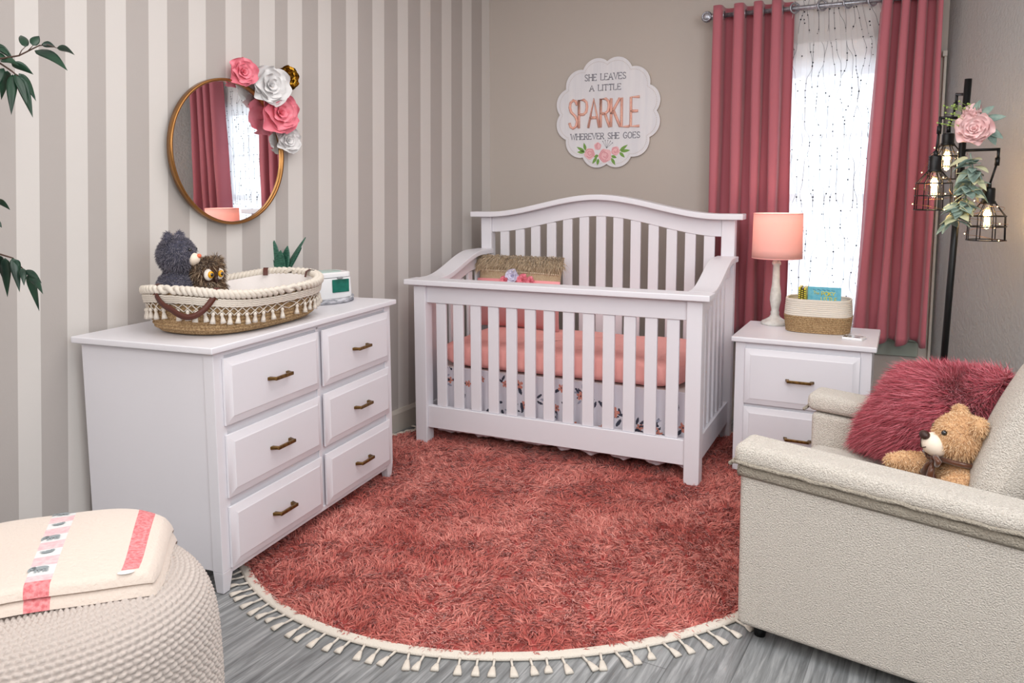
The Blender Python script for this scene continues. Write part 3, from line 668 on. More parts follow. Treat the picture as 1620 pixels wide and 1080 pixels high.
# ------------------------------------------------------------------ stroke lettering
G = {
 'A': (.8, [[(0, 0), (.4, 1), (.8, 0)], [(.14, .35), (.66, .35)]]), 'E': (.6, [[(.6, 1), (0, 1), (0, 0), (.6, 0)], [(0, .52), (.5, .52)]]),
 'G': (.75, [[(.72, .8), (.6, .95), (.38, 1), (.12, .86), (0, .5), (.12, .14), (.38, 0), (.62, .06), (.73, .2), (.73, .45), (.45, .45)]]),
 'H': (.7, [[(0, 0), (0, 1)], [(.7, 0), (.7, 1)], [(0, .52), (.7, .52)]]), 'I': (.1, [[(.05, 0), (.05, 1)]]),
 'K': (.65, [[(0, 0), (0, 1)], [(.62, 1), (0, .45)], [(.16, .58), (.65, 0)]]), 'L': (.55, [[(0, 1), (0, 0), (.55, 0)]]),
 'O': (.8, [[(.4+.4*cos(a), .5+.5*sin(a)) for a in [i*pi/8 for i in range(17)]]]),
 'P': (.6, [[(0, 0), (0, 1), (.35, 1), (.56, .9), (.6, .74), (.54, .57), (.35, .48), (0, .48)]]),
 'R': (.65, [[(0, 0), (0, 1), (.35, 1), (.56, .9), (.6, .74), (.54, .57), (.35, .48), (0, .48)], [(.3, .48), (.65, 0)]]),
 'S': (.6, [[(.57, .82), (.45, .96), (.28, 1), (.08, .92), (.02, .75), (.12, .58), (.45, .42), (.58, .25), (.5, .07), (.28, 0), (.08, .06), (0, .2)]]),
 'T': (.7, [[(0, 1), (.7, 1)], [(.35, 1), (.35, 0)]]), 'V': (.75, [[(0, 1), (.375, 0), (.75, 1)]]),
 'W': (1.05, [[(0, 1), (.27, 0), (.525, .85), (.78, 0), (1.05, 1)]]), 'Y': (.7, [[(0, 1), (.35, .5), (.7, 1)], [(.35, .5), (.35, 0)]]),
 'h': (.5, [[(0, 0), (0, 1)], [(0, .4), (.2, .56), (.42, .5), (.47, .3), (.47, 0)]]), 'e': (.5, [[(0, .3), (.48, .3), (.42, .52), (.22, .58), (.03, .45), (0, .22), (.1, .03), (.3, 0), (.47, .1)]]),
 ' ': (.45, [])}
def text_w(s, sp=.22): return sum(G[c][0]+sp for c in s)-sp
def letters(b, s, x, z, h, width, r, y=0, serif=0, sp=.22, flat=.5, mi=0):
    """strokes in the XZ plane, centred on x, baseline z"""
    W_ = text_w(s, sp); kx = width/W_; cx = x-width/2
    for c in s:
        w, st = G[c]
        for pl_ in st:
            b.tube([(cx+px*kx, y, z+pz*h) for px, pz in pl_], r, 6, flat=1, mi=mi)
            if serif:
                for (px, pz), (qx, qz) in ((pl_[0], pl_[1]), (pl_[-1], pl_[-2])):
                    if pz in (0, 1) and abs(qz-pz) > .2: b.tube([(cx+px*kx-serif, y, z+pz*h), (cx+px*kx+serif, y, z+pz*h)], r*.8, 6, mi=mi)
                    elif pz in (0, 1) and c in 'ELT' and abs(qz-pz) < .01:
                        b.tube([(cx+px*kx, y, z+pz*h), (cx+px*kx, y, z+pz*h+(serif if pz == 0 else -serif)*1.2)], r*.8, 6, mi=mi)
        cx += (w+sp)*kx
    return b
# ------------------------------------------------------------------ wall sign
sg_ = thing('wall_sign', 'white scalloped wall sign reading SHE LEAVES A LITTLE SPARKLE WHEREVER SHE GOES', 'sign', (.777, -.003, 1.749))
def scallop(d, rho, k=12, off=0):
    pts = []; hc = d*sin(pi/k)
    half = pi-math.acos(max(-1, (d-(d*cos(pi/k)+sqrt(max(0, rho*rho-hc*hc)))*cos(pi/k))/rho)) if False else None
    for i in range(k):
        a = pi/2+pi/k+2*pi*i/k; nr = d*cos(pi/k)+sqrt(rho*rho-hc*hc)   # notch radius
        c = Vector((d*cos(a), d*sin(a))); n0 = Vector((nr*cos(a-pi/k), nr*sin(a-pi/k)))-c; b0 = atan2(n0.y, n0.x)
        n1 = Vector((nr*cos(a+pi/k), nr*sin(a+pi/k)))-c; b1 = atan2(n1.y, n1.x)
        while b1 < b0: b1 += 2*pi
        for j in range(14): t = lerp(b0, b1, j/14); pts.append((c.x+rho*cos(t), c.y+rho*sin(t)))
    return pts
XZ = Matrix(((1, 0, 0, 0), (0, 0, -1, 0), (0, 1, 0, 0), (0, 0, 0, 1)))      # (x,y,z)->(x,-z,y)
po = scallop(.23, .095)
b = B().prism(po, 0, .014, xf=XZ); b.m = [1]*len(b.m); b.m[1] = 0; b.obj('board', [SIGNW, SIGNE], sg_, smooth=False)
b = B(); pd = scallop(.216, .088); Lp = pd+[pd[0]]; acc = 0; last = -1
for i in range(len(Lp)-1):
    a, c = Vector(Lp[i]), Vector(Lp[i+1]); l = (c-a).length
    k = 0
    while acc+l > (last+1)*.0098:
        t = ((last+1)*.0098-acc)/l; q = a.lerp(c, max(0, t)); b.ball((q.x, -.0143, q.y), (.0021, .0008, .0021), 6, 4); last += 1
    acc += l
b.obj('dotted_border', DOTM, sg_)
b = B(); yy = -.0150
for tx, tz, th_, tw in (('SHE LEAVES', .190, .036, .250), ('A LITTLE', .130, .033, .190), ('WHEREVER SHE GOES', -.150, .034, .425)):
    letters(B(), tx, -.012, tz, th_, tw, .0022, yy, .0045).obj('grey_lettering', INKG, sg_)
b = B(); letters(b, 'SPARKLE', -.018, -.083, .165, .43, .0082, -.0175, sp=.10); b.obj('glitter_lettering', GLITT, sg_)
def disc_flower(x, z, r, sd):
    b = B(); rn = random.Random(sd)
    b.prism([(x+r*(1+.07*sin(5*a+sd))*cos(a), z+r*(1+.07*sin(5*a+sd))*sin(a)) for a in [i*2*pi/28 for i in range(28)]], .014, .0147, xf=XZ)
    for k in range(4):
        rr = r*(.85-.2*k); ph = rn.uniform(0, 6)
        b.tube([(x+rr*cos(ph+a*.35), -.0150, z+rr*sin(ph+a*.35)) for a in range(11)], r*.045, 5, 1)
    return b
pf = [rgb(236, 186, 190), rgb(216, 140, 150)]; PFM = mat('painted_petal', pf[0], .8); PFD = mat('painted_petal_edge', pf[1], .8)
for (x, z, r) in ((-.105, -.235, .033), (-.055, -.192, .022), (-.008, -.248, .040), (.055, -.222, .026)): disc_flower(x, z, r, int(r*1e4)).obj('painted_rose', [PFM, PFD], sg_, smooth=False)
b = B()
def leaf2(b, x, z, a, l, w, y=.0142, xf=XZ):
    pts = [(x+cos(a)*l*t-sin(a)*w*sin(pi*t**.8)*s_, z+sin(a)*l*t+cos(a)*w*sin(pi*t**.8)*s_) for s_, ts in ((1, [i/8 for i in range(9)]), (-1, [1-i/8 for i in range(1, 8)])) for t in ts]
    b.prism(pts, y, y+.0006, xf=xf)
for (x, z, a, l) in ((-.135, -.222, 150, .06), (-.135, -.225, 178, .05), (-.13, -.215, 105, .048), (.08, -.222, 35, .06), (.085, -.225, 5, .06), (.08, -.23, -45, .045),
                     (-.06, -.255, -125, .05), (-.05, -.265, -100, .04), (-.05, -.245, 200, .03), (.03, -.262, -60, .05), (.03, -.25, -20, .035)):
    leaf2(b, x, z, radians(a), l, .009)
b.obj('painted_leaves', LEAFP, sg_, smooth=False)
b = B()
for a in (60, 80, 100, 120, 40): b.tube([(.0, -.0147, -.205), (.045*cos(radians(a)), -.0147, -.205+.045*sin(radians(a)))], .0007, 4); b.ball((.047*cos(radians(a)), -.015, -.205+.047*sin(radians(a))), (.0028, .001, .0028), 6, 4)
b.obj('painted_sprig', EMB, sg_)

# ------------------------------------------------------------------ curtain rod, curtains, sheer
RZ_, RY_ = 2.217, -.118
rod = thing('curtain_rod', 'brushed nickel curtain rod with round finial above the window', 'curtain rod', (1.40, RY_, RZ_))
B().tube([(0, 0, 0), (1.09, 0, 0)], .012, 14).obj('pole', ROD, rod)
b = B().ball((-.034, 0, 0), (.030, .022, .030), 20, 12); b.tube([(-.012, 0, 0), (.004, 0, 0)], .016, 14); b.tube([(-.034+.022*cos(a), -.016, .022*sin(a)) for a in [i*pi/10 for i in range(20)]], .004, 6, closed=True)
b.obj('finial', ROD, rod)
for x in (.02, 1.07): B().box(x-.006, x+.006, .0, .112, -.008, .008).box(x-.012, x+.012, .108, .1165, -.03, .03).obj('bracket', ROD, rod, smooth=False)
def curtain(name, label, x0t, x1t, x0b, x1b, zb, folds, amp, M, lean=0, zt=RZ_+.045, grom=True, ph=0, yb=RY_, scal=0):
    root = thing(name, label, 'curtain', ((x0t+x1t)/2, yb, zb)); ox, oz = (x0t+x1t)/2, zb
    def fn(s, t):
        a = 2*pi*folds*s+ph+.38*sin(2*pi*1.35*s+1+x0t*9); q = sin(a)+.08*sin(3*a)
        am = amp*(1+.25*sin(3*t+5*s)*t)
        sp = -.0085*sin(2*a)*(x1t-x0t)/folds/.1
        x = lerp(lerp(x0t, x1t, s), lerp(x0b, x1b, s), t)+sp+.006*sin(7*t+a)*t
        z = lerp(zt, zb+(scal*(.5+.5*sin(a+1)) if t > .98 else 0)-.0*s, t)
        return (x-ox, q*am+.004*sin(23*t+9*s)*t, z-oz)
    o = B().grid(fn, int(48*folds), 40).obj('panel', M, root, solid=.002)
    b = B().grid(lambda s, t: (lambda p_: (p_[0], p_[1]-.0022, p_[2]))(fn(s, .955+t*.004)), int(48*folds), 2); b.obj('hem_stitching', M, root)
    if grom:
        fa = lambda s: (2*pi*folds*s+ph+.38*sin(2*pi*1.35*s+1+x0t*9))/pi
        for k in range(1, 600):
            s = k/600
            if int(fa(s)) == int(fa(s-1/600)): continue
            p_ = fn(s, .02); dx = Vector(fn(min(1, s+.004), .02))-Vector(fn(max(0, s-.004), .02)); dx.z = 0; dx.normalize(); nn = Vector((-dx.y, dx.x, 0))
            c = Vector((p_[0], 0, RZ_-oz)); g = B().tube([tuple(c+dx*.021*cos(a)+Vector((0, 0, .021*sin(a)))) for a in [i*pi/10 for i in range(20)]], .0045, 6, closed=True)
            g.obj('grommet', ROD, root)
    return root
curtain('curtain', 'rose pink grommet curtain left of the window behind the lamp', 1.405, 1.80, 1.40, 1.81, .52, 4, .058, CURT, ph=pi*.9)
curtain('curtain', 'rose pink grommet curtain right of the window spreading to a scalloped hem', 2.205, 2.475, 2.135, 2.485, .515, 3.5, .056, CURT, ph=pi*.6, scal=.025)
sh = thing('sheer_curtain', 'white sheer curtain with fine embroidered vines and dots between the pink curtains', 'sheer curtain', (2.0, -.045, .50))
def sfn(s, t):
    a = 2*pi*9*s; x0 = lerp(1.80, 1.775, min(1, t*6)); x1 = lerp(2.20, 2.27, min(1, t*6))
    return (lerp(x0, x1, s)-2.0+.004*sin(a*2), lerp(-.055, .008, min(1, t*9))+.008*sin(a)*(1-.3*t)+.004*sin(a*.37+2), lerp(RZ_+.04, .62, t)-.50)
B().grid(sfn, 260, 24).obj('voile', SHEER, sh)
b = B(); rn = random.Random(5)
def spos(s, t): p_ = sfn(s, t); return (p_[0], p_[1]-.0015, p_[2])
b2 = B()
for k in range(17):
    s0 = .03+.94*k/16; ph = rn.uniform(0, 6); pts = []
    for i in range(90):
        t = .0+.97*i/89; s = min(.99, max(.01, s0+.028*sin(ph+t*22)+.01*sin(t*55+k))); pts.append(spos(s, t))
        if rn.random() < .17: b2.ball(pts[-1], rn.uniform(.0022, .0045), 8, 6)
    for i0 in range(0, 90, 30):
        if rn.random() < .75: b.tube(pts[i0:i0+30], .0008, 4)
b.obj('embroidered_vine', EMB, sh); b2.obj('embroidered_dots', mat('dot_thread', rgb(40, 42, 54), .6), sh)['kind'] = 'stuff'
for x in (-.19, -.06, .06, .17):
    B().tube([(x+.020*cos(a), -.082+.012*cos(a), RZ_-.50+.024*sin(a)) for a in [i*pi/10 for i in range(20)]], .0055, 6, closed=True).obj('grommet', ROD, sh)

# ------------------------------------------------------------------ nightstand things
def NS(u, v): r = -.0301; return (1.6625+cos(r)*u-sin(r)*v, -.8865+sin(r)*u+cos(r)*v)
lp = thing('table_lamp', 'white turned table lamp with coral drum shade on the nightstand', 'lamp', (1.803, -.475, NH+.0008))
B().lathe([(.0, 0), (.064, 0), (.066, .008), (.060, .016), (.050, .020), (.038, .028), (.026, .036), (.020, .048), (.021, .060), (.0175, .068), (.020, .085), (.0265, .12), (.0255, .15), (.0185, .20), (.0165, .26), (.0150, .29), (.021, .296), (.021, .306), (.016, .312), (.022, .322), (.022, .334), (.01, .338)], 40).obj('base', LAMPB, lp)
B().tube([(0, 0, .338), (0, 0, .42)], .010, 12).obj('socket', BLACK, lp)
B().ball((0, 0, .45), (.026, .026, .034), 16, 10).obj('bulb', mat('bulb_glass', rgb(250, 248, 240), .3), lp)
l_ = bpy.data.lights.new('lamp_glow', 'POINT'); l_.energy = 1.3; l_.color = (1, .86, .74); l_.shadow_soft_size = .03
o_ = bpy.data.objects.new('lamp_glow', l_); COL.objects.link(o_); o_.parent = lp; o_.location = (0, 0, .50)
n = 64; rb_, rtp = .1165, .1135
def shf(s, t): a = 2*pi*s; r = lerp(rb_, rtp, t); return (r*cos(a), r*sin(a), lerp(.327, .543, t))
B().grid(shf, n, 6, cu=True).obj('lamp_shade', SHADE, lp, solid=.0022)
b = B()
for r, z in ((rb_, .3275), (rtp, .5425)): b.tube([(r*cos(a), r*sin(a), z) for a in [i*pi/24 for i in range(48)]], .0022, 6, closed=True)
for k in range(3): a = k*2*pi/3+.4; b.tube([(.010*cos(a), .010*sin(a), .345), (rb_*cos(a), rb_*sin(a), .332)], .0015, 5)
b.obj('shade_ring', PEACH, lp)

def stadium(a, L, W_, e=.5):
    ca, sa = cos(a), sin(a); return (math.copysign(abs(ca)**e, ca)*L/2, math.copysign(abs(sa)**e, sa)*W_/2)
kb = thing('rope_basket', 'two-tone rope basket, white above and jute below, on the nightstand', 'basket', (2.007, -.575, NH+.0008), -.02)
def coil(name, z0, z1, rows, M, L0, L1, W0, W1, e, root, bulge=.004, inner=True, floor_=False, twist=0):
    def fn(s, t):
        a = 2*pi*s; z = lerp(z0, z1, t); f = abs(sin(pi*t*rows))
        x, y = stadium(a, lerp(L0, L1, t), lerp(W0, W1, t), e); l = hypot(x, y); k = 1+(f*bulge+twist*sin(a*90+int(t*rows)*2))/l
        return (x*k, y*k, z)
    b = B().grid(fn, 300 if twist else 120, rows*6+1, cu=True)
    return b.obj(name, M, root, solid=0)
def jute(e_): return lambda t: e_
coil('jute_base', .0, .078, 9, ROPE, .272, .292, .19, .215, .62, kb, .004, twist=.0012)
coil('white_side', .078, .150, 8, COTTON, .292, .282, .215, .205, .62, kb, .003)
b = B()
def infn(s, t): x, y = stadium(2*pi*s, lerp(.255, .272, t), lerp(.17, .195, t), .62); return (x, y, lerp(.006, .150, t))
b.grid(infn, 90, 8, cu=True); k = len(b.v); 
b.add([(0, 0, .006)]+[infn(i/90, 0) for i in range(90)], [(0, i+1, (i+1) % 90+1) for i in range(90)]); b.obj('lining', COTTON, kb)
b = B().tube([(stadium(2*pi*i/90, .278, .201, .62)[0], stadium(2*pi*i/90, .278, .201, .62)[1], .151) for i in range(90)], .0052, 8, closed=True); b.obj('rim', COTTON, kb)
def book(name, label, x, y, z0, w, h, t, rz, M, tilt=0, extra=None):
    r = thing(name, label, 'book', (x, y, z0), rz)
    X = RY(tilt)
    xform(B().box(-w/2+.003, w/2-.003, -t/2+.0012, t/2-.0012, .003, h-.003), X).obj('pages', PAGE, r, smooth=False)
    xform(B().box(-w/2, w/2, -t/2, -t/2+.0011, 0, h).box(-w/2, w/2, t/2-.0011, t/2, 0, h).box(-w/2, -w/2+.0015, -t/2, t/2, 0, h), X).obj('cover', M, r, smooth=False)
    if extra: extra(r, X, w, h, t)
    return r
def poky(r, X, w, h, t):
    b = B(); letters(b, 'The', -.034, h-.034, .014, .026, .0009, -t/2-.0006); letters(b, 'POKY', .018, h-.040, .019, .058, .0016, -t/2-.0008, sp=.14)
    letters(b, 'LITTLE', .022, h-.066, .019, .068, .0016, -t/2-.0008, sp=.14); xform(b, X).obj('yellow_title', BOOKY, r)
    b = B()
    for k in range(5): b.tube([(-.05+.02*k, -t/2-.0003, h-.012+.002*sin(k)), (-.035+.02*k, -t/2-.0003, h-.016)], .0008, 4)
    xform(b, X).obj('cover_drawing', BOOKD, r)
zb_ = NH+.0075
book('picture_book', 'blue picture book titled The POKY LITTLE standing in the rope basket', 2.030, -.580, zb_, .145, .199, .008, -.03, BOOKB, extra=poky)
for k, (dx, hh, M) in enumerate(((-.058, .196, BOOKY), (-.070, .193, BOOKD), (-.082, .198, BOOKY))):
    lab = ('yellow-spined thin book edge-on just left of the blue book in the basket', 'dark-spined thin book edge-on between two yellow-spined books', 'yellow-spined thin book leftmost in the rope basket')[k]
    def spn(r, X, w, h, t):
        b = B()
        for j in range(9): b.box(-w/2-.0004, -w/2+.0004, -t/2+.001, t/2-.001, .105+.0095*j, .1095+.0095*j)
        xform(b, X).obj('spine_pattern', BOOKD if r['label'][0] == 'y' else BOOKY, r, smooth=False)
    book('picture_book', lab, 2.007+dx, -.560, zb_, .11, hh, .009, pi/2-.02, M, extra=spn)
bx = thing('card_box', 'small flat black and white card box on the front corner of the nightstand', 'box', (2.168, -.735, NH+.0008), -.25)
B().box(-.042, .042, -.034, .034, 0, .011).obj('box_body', PLAST, bx, smooth=False, bevel=.001)
B().box(-.040, -.022, -.032, .0, .0112, .0118).box(-.018, .03, -.026, -.012, .0112, .0118).box(-.034, .034, .012, .02, .0112, .0118).obj('black_print', EYE, bx, smooth=False)

# ------------------------------------------------------------------ changing basket on the dresser
cb = thing('changing_basket', 'oval woven baby basket with braided rim and macrame tassels on the dresser', 'basket', tuple(D(.418, .243, DH+.001)), .0824+pi/2)
BL_, BW_ = .590, .395
def ov(a, k=0, e=.72):  # outline with outward offset k
    ca, sa = cos(a), sin(a); return ((BL_/2+k)*math.copysign(abs(ca)**e, ca), (BW_/2+k)*math.copysign(abs(sa)**e, sa))
def flare(z): return -.002+.028*(z/.13)**.8
def rimz(a): return .130+.024*(abs(cos(a))**3)
def bas(s, t):
    a = 2*pi*s; rows = 11; z = t*rimz(a); f = abs(sin(pi*t*rows)); edge = -.026*max(0, 1-t*rows*.45)**2
    x, y = ov(a, flare(z)+f*.0045+edge+.0012*sin(a*130+int(t*rows)*1.7)); return (x, y, z+.002)
b = B().grid(bas, 420, 67, cu=True); b.obj('woven_side', ROPE, cb)
b = B(); b.add([(0, 0, .003)]+[(ov(2*pi*i/100, flare(0)-.026)[0], ov(2*pi*i/100, flare(0)-.026)[1], .003) for i in range(100)], [(0, i+1, (i+1) % 100+1) for i in range(100)])
b.obj('woven_bottom', ROPE, cb)
def lin(s, t):
    a = 2*pi*s; z = lerp(.05, rimz(a)-.004, t); x, y = ov(a, flare(z)-.016+.004*sin(a*14)*(1-t)); return (x, y, z)
b = B().grid(lin, 160, 10, cu=True); b.obj('liner', LINEN, cb)
def padf(s, t):
    a = 2*pi*s; k = t; x, y = ov(a, 0); q = .90*k; return (x*q, y*q, .050+.030*(1-k**5)+.004*sin(x*30)*sin(y*34)*(1-k))
b = B().grid(padf, 120, 14, cu=True); b.obj('changing_pad', COTTON, cb)
b = B(); n = 560                                 # three-strand braid on the rim
for st in range(3):
    pts = []
    for i in range(n):
        a = 2*pi*i/n; ph = a*29+st*2*pi/3; x, y = ov(a, flare(.135)+.001+.0105*sin(ph)); pts.append((x, y, rimz(a)+.004+.0075*sin(2*ph)))
    b.tube(pts, .0085, 8, closed=True)
b.obj('braided_rim', COTTON, cb)
b = B()                                          # knitted band and diamond net below the rim
for k in range(4):
    pts = []
    for i in range(240):
        a = 2*pi*i/240; z = rimz(a)-.016-.0065*k; x, y = ov(a, flare(z)+.010); pts.append((x, y, z+.0015*sin(a*90)))
    b.tube(pts, .0042, 6, closed=True)
nn = 52
for k in range(nn):
    for sg in (1, -1):
        pts = []
        for j in range(5):
            a = 2*pi*(k+sg*j/4*1.0)/nn; z = rimz(a)-.040-.026*j/4; x, y = ov(a, flare(z)+.0085); pts.append((x, y, z))
        b.tube(pts, .0019, 5)
b.obj('macrame_net', COTTON, cb)
ts = []
for i in range(4):
    rn = random.Random(i); t_ = B(); L = .030+.004*rn.random()
    t_.lathe([(.0025, .004), (.0058, 0), (.0062, -.005), (.0042, -.008), (.0078, -L*.7), (.0095, -L), (.001, -L+.001)], 10); ts.append(t_)
tob = []
for k in range(nn):
    a = 2*pi*(k+.5)/nn; z = rimz(a)-.062; x, y = ov(a, flare(z)+.012)
    if k < 4: o = ts[k].obj('tassel', COTTON, cb); tob.append(o)
    else: o = tob[k % 4].copy(); COL.objects.link(o); o.parent = cb
    o.location = (x, y, z); o.rotation_euler = (random.uniform(-.15, .15), random.uniform(-.15, .15), a)
def strap(a0, sgn):
    b = B(); W2 = .0095
    pts = []
    for i in range(25):
        t = i/24; a = a0+(t-.5)*.78*(1 if True else 0); dip = -.088*sin(pi*t)**.85
        x, y = ov(a, .034+.022*sin(pi*t)); pts.append((x, y, rimz(a)+.012+dip))
    # ribbon: flat strap
    vs = []; fs = []
    for i, p_ in enumerate(pts):
        q = Vector(pts[min(i+1, 24)])-Vector(pts[max(i-1, 0)]); q.normalize(); o_ = Vector((p_[0], p_[1]*1.6, 0)).normalized(); w = q.cross(o_).normalized()
        c = Vector(p_); vs += [c+w*W2, c-w*W2, c-w*W2+o_*.003, c+w*W2+o_*.003]
    for i in range(24):
        for k in range(4): j = (k+1) % 4; fs.append((4*i+k, 4*i+j, 4*i+4+j, 4*i+4+k))
    fs += [(3, 2, 1, 0), (96, 97, 98, 99)]; b.add(vs, fs)
    for e_ in (0, 24):
        c = Vector(pts[e_]); o_ = Vector((c.x, c.y*1.6, 0)).normalized()
        for dz in (-.012, -.026): b.ball(c+o_*.004+Vector((0, 0, dz)), .003, 8, 6, 1)
        # loop over the braid
        w = Vector((-o_.y, o_.x, 0)); lp_ = [(c+Vector((0, 0, -.014))+o_*.002), c+Vector((0, 0, .006))+o_*(-.004), c+Vector((0, 0, .010))-o_*.018, c+Vector((0, 0, .002))-o_*.034, c+Vector((0, 0, -.02))-o_*.040]
        vs = []; fs = []
        for p_ in lp_: vs += [p_+w*W2, p_-w*W2]
        for i in range(4): fs.append((2*i, 2*i+1, 2*i+3, 2*i+2))
        b.add(vs, fs)
    return b.obj('leather_strap', [LEATHER, BRASS], cb)
strap(pi*1.07, 1); strap(0.0, 1)

# ------------------------------------------------------------------ tray, wipes box, succulent
ty = thing('round_tray', 'whitewashed round wooden tray with rope handles under the wipes box', 'tray', tuple(D(1.0, .315, DH+.0008)), .0824+pi/2)
B().lathe([(.001, 0), (.158, 0), (.165, .003), (.165, .022), (.157, .023), (.155, .010), (.001, .0095)], 72, cap=False).obj('tray_body', WASH, ty, bevel=0)
for sg in (1, -1):
    B().tube([(sg*(.160+.030*sin(pi*i/12)), -.035+.07*i/12, .014+.010*sin(pi*i/12)) for i in range(13)], .0042, 8).obj('rope_handle', ROPE, ty)
wp = thing('wipes_dispenser', 'white wipes dispenser box with teal window on the round tray', 'wipes dispenser', tuple(D(1.015, .300, DH+.0115)), radians(70)); wp.scale = (1.2, 1.12, 1.02)
def rbox(b, x0, x1, y0, y1, z0, z1, r, n=6, taper=0, mi=0, top=.0):
    prof = [(0, 0), (0, 1)] if not top else [(0, 0), (0, 1-top), (.35, 1-top*.3), (1, 1)]
    lv = []
    for ins, zt in prof:
        pts = []
        q = taper*zt+ins*top*(z1-z0)
        for cx, cy, a0 in ((x1-r, y1-r, 0), (x0+r, y1-r, pi/2), (x0+r, y0+r, pi), (x1-r, y0+r, 1.5*pi)):
            for k in range(n+1):
                a = a0+pi/2*k/n; pts.append((cx+cos(a)*(r-q), cy+sin(a)*(r-q), lerp(z0, z1, zt)))
        lv.append(pts)
    m_ = len(lv[0]); vs = sum(lv, []); fs = [tuple(range(m_-1, -1, -1)), tuple((len(lv)-1)*m_+k for k in range(m_))]
    for j in range(len(lv)-1):
        for k in range(m_): l = (k+1) % m_; fs.append((j*m_+k, j*m_+l, (j+1)*m_+l, (j+1)*m_+k))
    return b.add(vs, fs, mi)
rbox(B(), -.105, .105, -.068, .068, 0, .088, .026, taper=.004).obj('box_body', PLAST, wp, bevel=.003)
rbox(B(), -.101, .101, -.064, .064, .0895, .112, .026, top=.22).obj('lid', PLAST, wp, bevel=.004)
rbox(B(), -.075, .075, -.042, .042, .1121, .1145, .02).obj('lid_insert', TEALP, wp, bevel=.001)
b = B(); b.box(.012, .082, -.0705, -.0655, .026, .082); b.obj('teal_window', TEAL, wp, bevel=.002, smooth=False)
B().box(.034, .056, -.0715, -.064, .084, .093).obj('latch', GREYPL, wp, bevel=.002, smooth=False)

su = thing('potted_succulent', 'small dark green pointed-leaf succulent behind the baby basket', 'plant', tuple(D(.955, .485, DH+.0008)))
B().lathe([(.001, 0), (.036, 0), (.048, .075), (.050, .09), (.045, .09), (.043, .078), (.001, .078)], 28, cap=False).obj('pot', POTM, su)
def succ_leaf(L, w, az, tilt, curve, wa):
    def fn(s, t):
        x = (2*s-1)*w*1.3*(max(0.02, (1-t)**.8)*(.85+2.3*t)); y = .012+L*t*sin(tilt)+curve*t*t; z = .075+L*t*cos(tilt); y += .25*abs(2*s-1)*w*(1-t)
        return (cos(az)*y+cos(wa)*x, sin(az)*y+sin(wa)*x, z)
    return B().grid(fn, 7, 12)
for L, w, az, tilt, cv, wa in ((.190, .017, -60, .04, .0, 25), (.170, .018, 25, .25, .0, 5), (.160, .018, 205, .24, .0, 40), (.225, .012, 30, .46, .02, -20), (.235, .012, 205, .50, -.02, 60), (.170, .012, 40, .42, .03, 15),
                       (.165, .013, 195, .44, .03, 35), (.150, .019, -20, .16, .01, 20), (.145, .019, -110, .16, .01, 35), (.155, .017, 110, .3, .0, 25), (.15, .016, 150, .4, .0, 70)):
    succ_leaf(L, w, radians(az), tilt, cv, radians(wa)).obj('leaf', SUCC, su, solid=.003)

# ------------------------------------------------------------------ plush animals
def plush(root, balls, cloth, fur, n, L, w, lie=.5, vox=.006, keep=None, comb=(0, 0, -.5)):
    body = blob('body', balls, cloth, root, vox)
    P_, N_ = sample(body.data, n)
    if keep is not None: k = keep(P_); P_, N_ = P_[k], N_[k]
    Dn = N_+rng.normal(0, .45, P_.shape)+np.array(comb)*lie
    strands('fur', P_-N_*.001, Dn, rng.uniform(.6, 1.15, len(P_))*L, w, fur, root, bend=np.tile(np.array(comb)*.5, (len(P_), 1)), kind='stuff')
    return body
gb = thing('plush_bear', 'fluffy slate-grey plush bear sitting in the left end of the baby basket', 'stuffed animal', tuple(D(.205, .325, .886)), radians(26)); gb.scale = (.92, .92, .95)
plush(gb, [((0, 0, .072), (.066, .078, .082)), ((.008, 0, .205), (.066, .070, .067)), ((.055, 0, .190), (.030, .030, .026)),
           ((0, .050, .266), (.014, .023, .024)), ((0, -.050, .266), (.014, .023, .024)),
           ((.045, .058, .085), (.050, .022, .024), Matrix.Rotation(.5, 3, 'Y')), ((.05, -.058, .070), (.062, .023, .024), Matrix.Rotation(.7, 3, 'Y')),
           ((.072, -.05, .012), (.055, .027, .026)), ((.072, .05, .012), (.055, .027, .026))], FURG_B, FURG, 15000, .014, .0009,
      keep=lambda p: ~((p[:, 0] > .062) & (p[:, 2] > .165) & (p[:, 2] < .215) & (abs(p[:, 1]) < .028)))
B().ball((.066, 0, .189), (.027, .029, .024), 20, 14).obj('muzzle', MUZZ, gb)
B().ball((.091, 0, .200), (.008, .011, .008), 12, 8).obj('nose', ORANGE, gb)
for sg in (1, -1): B().ball((.069, sg*.027, .224), .0065, 12, 8).obj('eye', EYE, gb)
for sg in (1, -1): B().ball((.008, sg*.052, .268), (.008, .013, .014), 12, 8).obj('inner_ear', FURG_B, gb)
ow = thing('plush_owl', 'brown and white plush owl with big amber eyes beside the grey bear', 'stuffed animal', tuple(D(.285, .262, .880)), radians(-4)); ow.scale = (1.0, .98, 1.1)
plush(ow, [((0, 0, .052), (.044, .050, .062)), ((.004, 0, .122), (.043, .054, .040)), ((-.004, .046, .155), (.014, .016, .016)), ((-.004, -.046, .155), (.014, .016, .016)),
           ((.0, .050, .05), (.03, .014, .045)), ((0, -.050, .05), (.03, .014, .045))], FURO_B, FURO, 12000, .026, .0010, lie=.7,
      keep=lambda p: ~((p[:, 0] > .026) & (abs(p[:, 2]-.118) < .024) & (abs(p[:, 1]) < .044)))
for sg in (1, -1):
    y = sg*.023
    e_ = B().ball((.036, y, .118), (.010, .019, .019), 20, 12).obj('eye_patch', mat('white_plush_%d' % (sg+1), rgb(236, 228, 218), .9), ow)
    B().ball((.0455, y*.95, .118), (.008, .0115, .0115), 20, 12).obj('amber_iris', AMBER, ow); B().ball((.0500, y*.95, .118), (.006, .0068, .0068), 16, 10).obj('pupil', EYE, ow)
